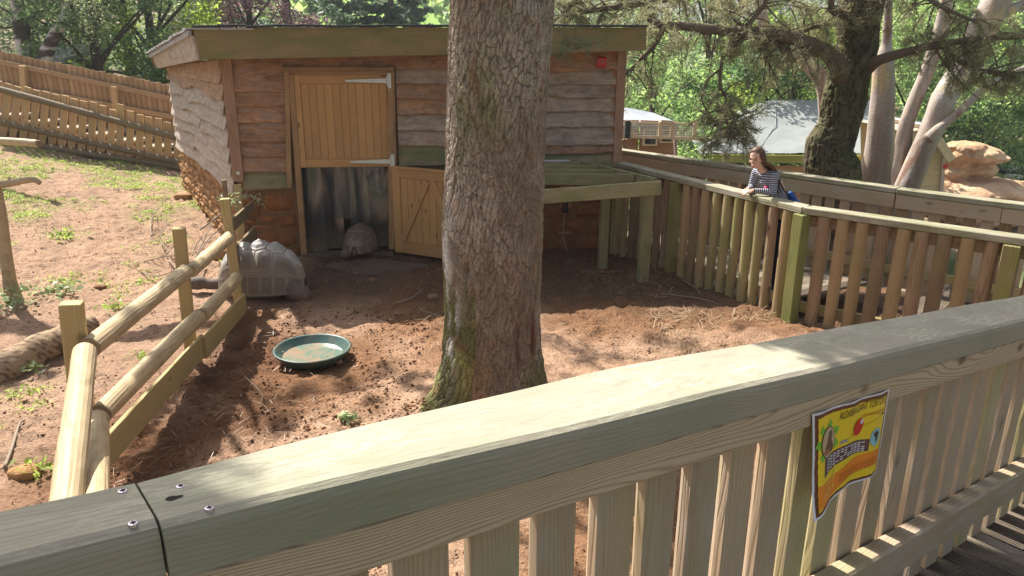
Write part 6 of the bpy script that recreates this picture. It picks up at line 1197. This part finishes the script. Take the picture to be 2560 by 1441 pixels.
for q, r in (([(600, 850), (640, 800), (680, 780), (730, 760)], .05), ([(560, 960), (600, 980), (625, 1010), (640, 1060)], .05), ([(520, 1040), (560, 1070), (600, 1120), (620, 1170)], .04), ([(590, 880), (560, 830), (540, 790)], .04), ([(480, 1120), (400, 1110), (340, 1150), (300, 1180)], .05), ([(560, 960), (480, 960), (430, 1000), (380, 1060), (320, 1120)], .055), ([(600, 850), (620, 790), (650, 770)], .035), ([(520, 1000), (560, 1040), (540, 1100), (560, 1150)], .03)):
    limbline('branch', [shadowpt(a_, b_, 4.6 + rs.uniform(-.15, .15)) for a_, b_ in q], [r, r*.35], M_['barkdark'], OT, 7, 20, .3, 2)
tg = [atz(x_, y_) for x_, y_ in ((480, 950), (430, 1020), (400, 1090), (340, 1130), (560, 1020), (380, 1170), (300, 1160), (470, 900), (520, 860))]; overhead(tg, 4.9, .12, 260, .06, 'leafmid', OT)
tg = [nf(u, -.08) for u in (-.05, -.2, -.35, -.5, -.7, -.9)]; overhead(tg, 6.4, .20, 1500, .07, 'leafmid', OT, nm='outer_foliage')
tg = [atz(x_, y_) for x_, y_ in ((60, 900), (120, 930), (20, 960), (200, 900), (870, 960), (930, 1000), (700, 1060), (1020, 940), (760, 960))]; overhead(tg, 7, .10, 700, .06, 'leafmid', OT, nm='high_foliage')

# ------------------------------------------------------------------ peeling pale stems (one clump) right of the pine
def gumcol(v):
    n = fbm(v*[5, 5, 1.2], 4, 33); m = fbm(v*[9, 9, 1.6], 3, 35); c = np.array([.43, .36, .31])*np.ones((len(v), 1)); k = sst(-.05, .3, n)[:, None]; c = c*(1 - k) + np.array([.52, .47, .45])*k; k = sst(.15, .4, m)[:, None]; c = c*(1 - k) + np.array([.60, .46, .27])*k; k = sst(.2, .5, -m + .2*n)[:, None]; c = c*(1 - k) + np.array([.30, .17, .12])*k
    g = sst(1.5, .1, v[:, 2] + .9*n + .25*(v[:, 0] - 5.4))[:, None]*.85; return c*(1 - g) + np.array([.19, .145, .115])*g
GM = root('peeling_bark_tree', aty(2250, 480, 11.5) - [0, 0, .8], 'pale pinkish peeling bark tree with several leaning stems right of the dark pine', 'tree')
GS = [([(2180, 560), (2186, 450), (2198, 375), (2203, 300), (2207, 240), (2210, 150), (2216, 110), (2220, 40), (2224, -60)], [.25, .215, .20, .18, .165, .14, .07, .06, .05], 11.3), ([(2235, 520), (2242, 440), (2256, 375), (2266, 313), (2290, 245), (2314, 188), (2338, 120), (2354, 62), (2366, 0), (2372, -60)], [.18, .15, .125, .11, .105, .105, .095, .09, .085, .08], 12.0),
 ([(2240, 540), (2276, 445), (2306, 375), (2336, 310), (2358, 250), (2395, 188), (2430, 125), (2461, 62), (2492, 0), (2520, -60)], [.22, .18, .165, .175, .18, .17, .18, .195, .2, .2], 11.7), ([(2320, 348), (2345, 325), (2397, 281), (2440, 240), (2465, 219), (2528, 184), (2590, 160)], [.085, .075, .055, .05, .046, .04, .035], 11.5), ([(2480, 60), (2520, 30), (2590, -5)], [.1, .07, .06], 11.6), ([(2070, 300), (2062, 220), (2035, 175), (1995, 140), (1950, 110), (1915, 80), (1900, 10), (1890, -60)], [.14, .13, .12, .10, .10, .09, .085, .08], 12.4)]
for q, r, Y_ in GS:
    P_ = smoothline([aty(a_, b_, Y_) for a_, b_ in q], 90); rr_ = np.interp(np.linspace(0, 1, 90), np.linspace(0, 1, len(r)), r); v, f = tubev(P_, rr_, 36); v = np.asarray(v); Cn = np.repeat(P_, 36, 0); n = fbm(v*[4, 4, 1.2], 4, 31)*.10 + fbm(v*[22, 22, 3], 3, 36)*.035*(1 + 2.0*sst(.6, -.5, v[:, 2])); v = Cn + (v - Cn)*(1 + n)[:, None]; o = mk('stem', v, f, M_['trunkattr'], GM, True); vcol(o, np.clip(gumcol(v), .01, .9))

# ------------------------------------------------------------------ buildings behind
TN = root('canvas_roofed_building', aty(2060, 385, 19) - [0, 0, 1.2], 'low timber building under a wide pale grey canvas roof', 'building'); YT = 19.0
E0, E1 = aty(1748, 384, YT), aty(2340, 388, YT); Rg0, Rg1 = aty(1940, 250, YT + 3.2), aty(2185, 250, YT + 3.2); B0_, B1_ = E0 + [1.0, 6.5, 0], E1 + [0, 6.5, 0]
def panel(name, P4, n, mat, par, sag=.05, th=.02):
    a_ = np.linspace(0, 1, n); A_, B_ = np.meshgrid(a_, a_); s_, t_ = A_.ravel(), B_.ravel(); p0, p1, p2, p3_ = [np.array(q, float) for q in P4]; v = p0*((1-s_)*(1-t_))[:, None] + p1*(s_*(1-t_))[:, None] + p2*(s_*t_)[:, None] + p3_*((1-s_)*t_)[:, None]
    v[:, 2] += fbm(v*[1.2, 1.2, 1.2], 3, 5)*sag + .4*sag*np.abs(fbm(v*[2.5, .8, 1], 2, 6)) - sag*.8*np.sin(math.pi*s_)*np.sin(math.pi*t_); return mk(name, v, gridf(n, n), mat, par, True)
panel('roof_panel', [E0, E0 + (E1 - E0)*.72, Rg1, Rg0], 40, M_['canvas'], TN, .06); panel('roof_panel', [E0 + [0, 0, .0], Rg0, Rg0 + [0, .3, 0], B0_], 24, M_['canvas'], TN, .03); panel('roof_panel', [B0_, Rg0 + [0, .3, 0], Rg1 + [0, .3, 0], B1_], 12, M_['canvas'], TN, .03)
e0 = E0 + (E1 - E0)*.72; panel('roof_panel', [e0, E1 + [.0, .2, .0], aty(2312, 306, YT + 3.0), Rg1*.4 + .6*aty(2160, 300, YT + 2.9)], 24, M_['canvas'], TN, .04); 
v, f = tubev([Rg0, E0 + [.02, -.02, .03]], .012, 8); mk('hip_seam', v, f, M_['canvas'], TN); v, f = tubev([Rg0, (Rg0 + E0 + (E1 - E0)*.32)/2 + [0, 0, .0], E0 + (E1 - E0)*.24], .012, 8); mk('hip_seam', v, f, M_['canvas'], TN)
plank('eave_board', E0 + [0, -.05, -.12], E1 + [0, -.05, -.12], .20, .05, M_['yellowgreen'], TN, up=(0, -1, 0)); 
for i in range(6): plank('wall_board', E0 + [.5, .12, -.40 - .19*i], E1 + [-.2, .12, -.40 - .19*i], .18, .04, M_['cladback'], TN, up=(0, -1, .25))
CB = root('mesh_side_cabin', aty(1620, 370, 17) - [0, 0, 1.0], 'orange and grey clad cabin with dark windows behind the wire walkway', 'building'); YC = 17.0
ca, cb = aty(1540, 300, YC), aty(1598, 300, YC); cc_ = aty(1694, 300, YC - .3); zt_ = ca[2]; zb__ = aty(1600, 440, YC)[2]
for i in range(9): h = (zt_ - zb__)/9; z_ = zt_ - h*(i + .5); plank('wall_board', [ca[0], ca[1], z_], [cb[0], cb[1], z_], h*.98, .05, M_['cladback'], CB, up=(0, -1, .15)); plank('wall_board', [cb[0] + .03, cb[1] - .02, z_], [cc_[0], cc_[1], z_], h*.98, .05, M_['cladback2' if i > 5 else 'cladback'], CB, up=(.05, -1, .15))
for x0, x1, y0, y1 in ((1608, 1643, 322, 365), (1650, 1684, 322, 358)):
    a_, b_ = aty(x0, y0, YC - .3), aty(x1, y1, YC - .3); wf = plank('window', [a_[0], a_[1], (a_[2] + b_[2])/2], [b_[0], b_[1], (a_[2] + b_[2])/2], a_[2] - b_[2], .05, M_['palewood'], CB, up=(0, -1, 0)); plank('pane', [a_[0] + .05, a_[1] - .03, (a_[2] + b_[2])/2], [b_[0] - .05, b_[1] - .03, (a_[2] + b_[2])/2], a_[2] - b_[2] - .08, .02, M_['glassdark'], wf, up=(0, -1, 0))
r0_, r1_, r2_, r3_ = aty(1500, 312, YC - .5), aty(1700, 309, YC - .5), aty(1632, 282, YC + 2.5), aty(1500, 256, YC + 2.8); slab('roof', [r0_, r1_, r2_, r3_], (0, -.3, 1), .06, M_['bluegrey'], CB)
MW = root('wire_walkway', aty(1640, 350, 15) - [0, 0, 1.5], 'raised timber walkway tunnel closed in with square wire mesh', 'walkway'); YM = 15.0
def wbar(x0, y0, x1, y1, w_, m='palewood', dY=0, nm='frame_bar'): plank(nm, aty(x0, y0, YM + dY), aty(x1, y1, YM + dY), w_, w_, M_[m], MW, up=(0, -1, .1))
wbar(1540, 306, 1745, 311, .035); wbar(1540, 341, 1760, 348, .06)
for x_, m in ((1575, 'palewood'), (1652, 'palewood'), (1681, 'palewood'), (1738, 'palewood')): wbar(x_, 304, x_ - 2, 348, .07, m, -.02, 'mesh_post')
wbar(1570, 302, 1568, 346, .10, 'darkgreen', -.05, 'mesh_post'); wbar(1652, 304, 1683, 306, .06, dY=-.05); wbar(1562, 348, 1548, 372, .05, 'picket', .1, 'brace'); wbar(1688, 346, 1692, 440, .06, 'cladback2', .3, 'support_post'); wbar(1562, 348, 1560, 440, .09, 'picket', .3, 'support_post')
wv_ = []
for i in range(46): x_ = 1540 + i*4.4; wv_.append(tubev([aty(x_, 307, YM + .03), aty(x_ - 1, 345, YM + .03)], .005, 4))
for j in range(9): y_ = 309 + j*4.2; wv_.append(tubev([aty(1540, y_, YM + .035), aty(1740, y_ + 3, YM + .035)], .005, 4))
v, f = merge(wv_); mk('wire_mesh', v, f, M_['wire'], MW)
GC = root('gabled_hut', aty(2320, 440, 17) - [0, 0, 1.0], 'tan waney edged gabled hut with red box beside the orange rock', 'hut'); YG = 16.5
zr_ = [338 + 14*i for i in range(12)]; dup = lambda y_: 2330 + (y_ - 318)*.62
for i in range(11):
    y0, y1 = zr_[i], zr_[i+1]; xr = min(2362 - (y1 - 400)*.05, 2331 + (y1 - 322)*.56); a_, b_ = aty(2262, (y0 + y1)/2, YG), aty(xr, (y0 + y1)/2, YG); plank('wall_board', a_, b_, .125, .03, M_['cladtan'], GC, up=(0, -1, .2))
quadwall_ = [aty(2262, 330, YG + .05), aty(2325, 322, YG + .05), aty(2358, 395, YG + .05), aty(2350, 480, YG + .05), aty(2262, 480, YG + .05)]; v = np.array(quadwall_ + [q + np.array([0, 2.2, 0]) for q in quadwall_]); mk('hut_walls', v, [(0, 1, 2, 3, 4), (9, 8, 7, 6, 5), (0, 5, 6, 1), (1, 6, 7, 2), (2, 7, 8, 3), (3, 8, 9, 4)], M_['cladtan'], GC)
a_, b_ = aty(2326, 318, YG - .3), aty(2379, 401, YG - .3); plank('barge_board', a_, b_, .17, .04, M_['palewood'], GC, up=(0, -1, 0)); slab('roof', [a_ + [0, 0, .05], b_ + [0, 0, .05], b_ + [0, 2.6, .05], a_ + [0, 2.6, .05]], (.7, 0, .7), .05, M_['slate'], GC)
plank('corner_board', aty(2360, 395, YG - .06), aty(2353, 480, YG - .06), .07, .04, M_['cladback2'], GC, up=(0, -1, 0)); box('red_box', aty(2361, 416, YG - .05), (.09, .09, .10), M_['red'], GC)
# orange sculpted rock
RK = root('orange_rock_formation', aty(2440, 470, 24) - [0, 0, 1.5], 'mushroom shaped orange rockwork with a broad ledge at its foot', 'rock'); YR = 24.
def rk(x_, y_, sx, sy, sz, dY=0): return ell(aty(x_, y_, YR + dY), (sx, sy, sz), None, 24, 16)
parts = [rk(2440, 382, .85, .8, .26), rk(2420, 372, .60, .7, .20), rk(2465, 396, .72, .7, .20, -.1), rk(2385, 395, .55, .8, .35, .3), rk(2440, 425, .62, .55, .42, .1), rk(2370, 440, .7, .8, .42, .4), rk(2440, 462, 1.35, 1.0, .22), rk(2400, 480, 1.3, 1.2, .30, -.3), rk(2490, 485, 1.0, 1.1, .28, -.5), rk(2560, 470, .7, .8, .2, .3), rk(2440, 530, 1.7, 1.3, .5, -.2)]
o, co = fuse('rock_body', parts, .035, M_['rockattr'], RK, 3)
str_ = np.sin(co[:, 2]*16 + fbm(co*1.2, 3, 2)*5)*.05 + fbm(co*1.8, 4, 8)*.20 + np.abs(fbm(co*5, 3, 9))*-.08; me = o.data; nrm = np.zeros(len(co)*3, np.float32); me.vertices.foreach_get('normal', nrm); nrm = nrm.reshape(-1, 3); cur = np.zeros(len(co)*3, np.float32); me.vertices.foreach_get('co', cur); cur = cur.reshape(-1, 3) + nrm*str_[:, None].astype(np.float32)*[1, 1, .35]; me.vertices.foreach_set('co', cur.astype(np.float32).ravel())
k = sst(-.3, .4, fbm(co*[1.4, 1.4, 4], 4, 6))[:, None]; st_ = sst(.3, .9, np.sin(co[:, 2]*14 + fbm(co*1.2, 3, 2)*5))[:, None]*.35; vcol(o, (np.array([.64, .45, .29])*k + np.array([.54, .32, .19])*(1 - k))*(1 - st_) + np.array([.28, .13, .07])*st_)
DG = root('dark_container', aty(2530, 440, 34) - [0, 0, 1], 'dark green steel cabin with window openings behind the rock', 'container'); c0, c1 = aty(2496, 425, 34), aty(2552, 425, 34); plank('cabin_body', c0 + [0, 1, -.35], c1 + [0, 1, -.35], 2.0, .9, M_['darkgreen'], DG, up=(0, 0, 1)); plank('roof_rim', c0 + [-.1, -.05, .12], c1 + [.1, -.05, .12], .10, 2.2, M_['darkgreen'], DG, up=(0, 1, 0))
for x_ in (2503, 2525, 2540): a_ = aty(x_, 440, 33.9); plank('window', a_, a_ + [.25, 0, 0], .45, .04, M_['glassdark'], DG, up=(0, -1, 0))
WV = root('white_trailer', aty(2550, 455, 30) - [0, 0, .8], 'white low trailer side at the right edge behind the rock', 'trailer'); plank('side_panel', aty(2528, 455, 30), aty(2640, 458, 30), .5, .9, M_['white'], WV, up=(0, -1, 0)); [plank('panel_seam', aty(x_, 447, 29.5), aty(x_, 466, 29.5), .02, .02, M_['slate'], WV, up=(0, -1, 0)) for x_ in (2540, 2552)]; v, f = tubev([aty(2555, 475, 29.3) - [.09, 0, 0], aty(2555, 475, 29.3) + [.09, 0, 0]], .25, 16); mk('wheel', v, f, M_['rub'], WV)

# thin summer haze over the whole place
hb = bpy.data.materials.new('thin pale haze'); hb.use_nodes = True; t_ = hb.node_tree; t_.nodes.remove(t_.nodes['Principled BSDF']); pv = t_.nodes.new('ShaderNodeVolumePrincipled'); pv.inputs['Density'].default_value = .0009; pv.inputs['Color'].default_value = (.86, .92, 1, 1); pv.inputs['Anisotropy'].default_value = .3; t_.links.new(pv.outputs[0], t_.nodes['Material Output'].inputs['Volume'])
v = np.array([(x_, y_, z_) for x_ in (-100, 100) for y_ in (-18, 155) for z_ in (-5.5, 24)], float); tag(mk('haze', v, [(0, 1, 3, 2), (4, 6, 7, 5), (0, 4, 5, 1), (2, 3, 7, 6), (0, 2, 6, 4), (1, 5, 7, 3)], hb, org=np.zeros(3)), 'thin pale haze softening the far trees', kind='stuff')
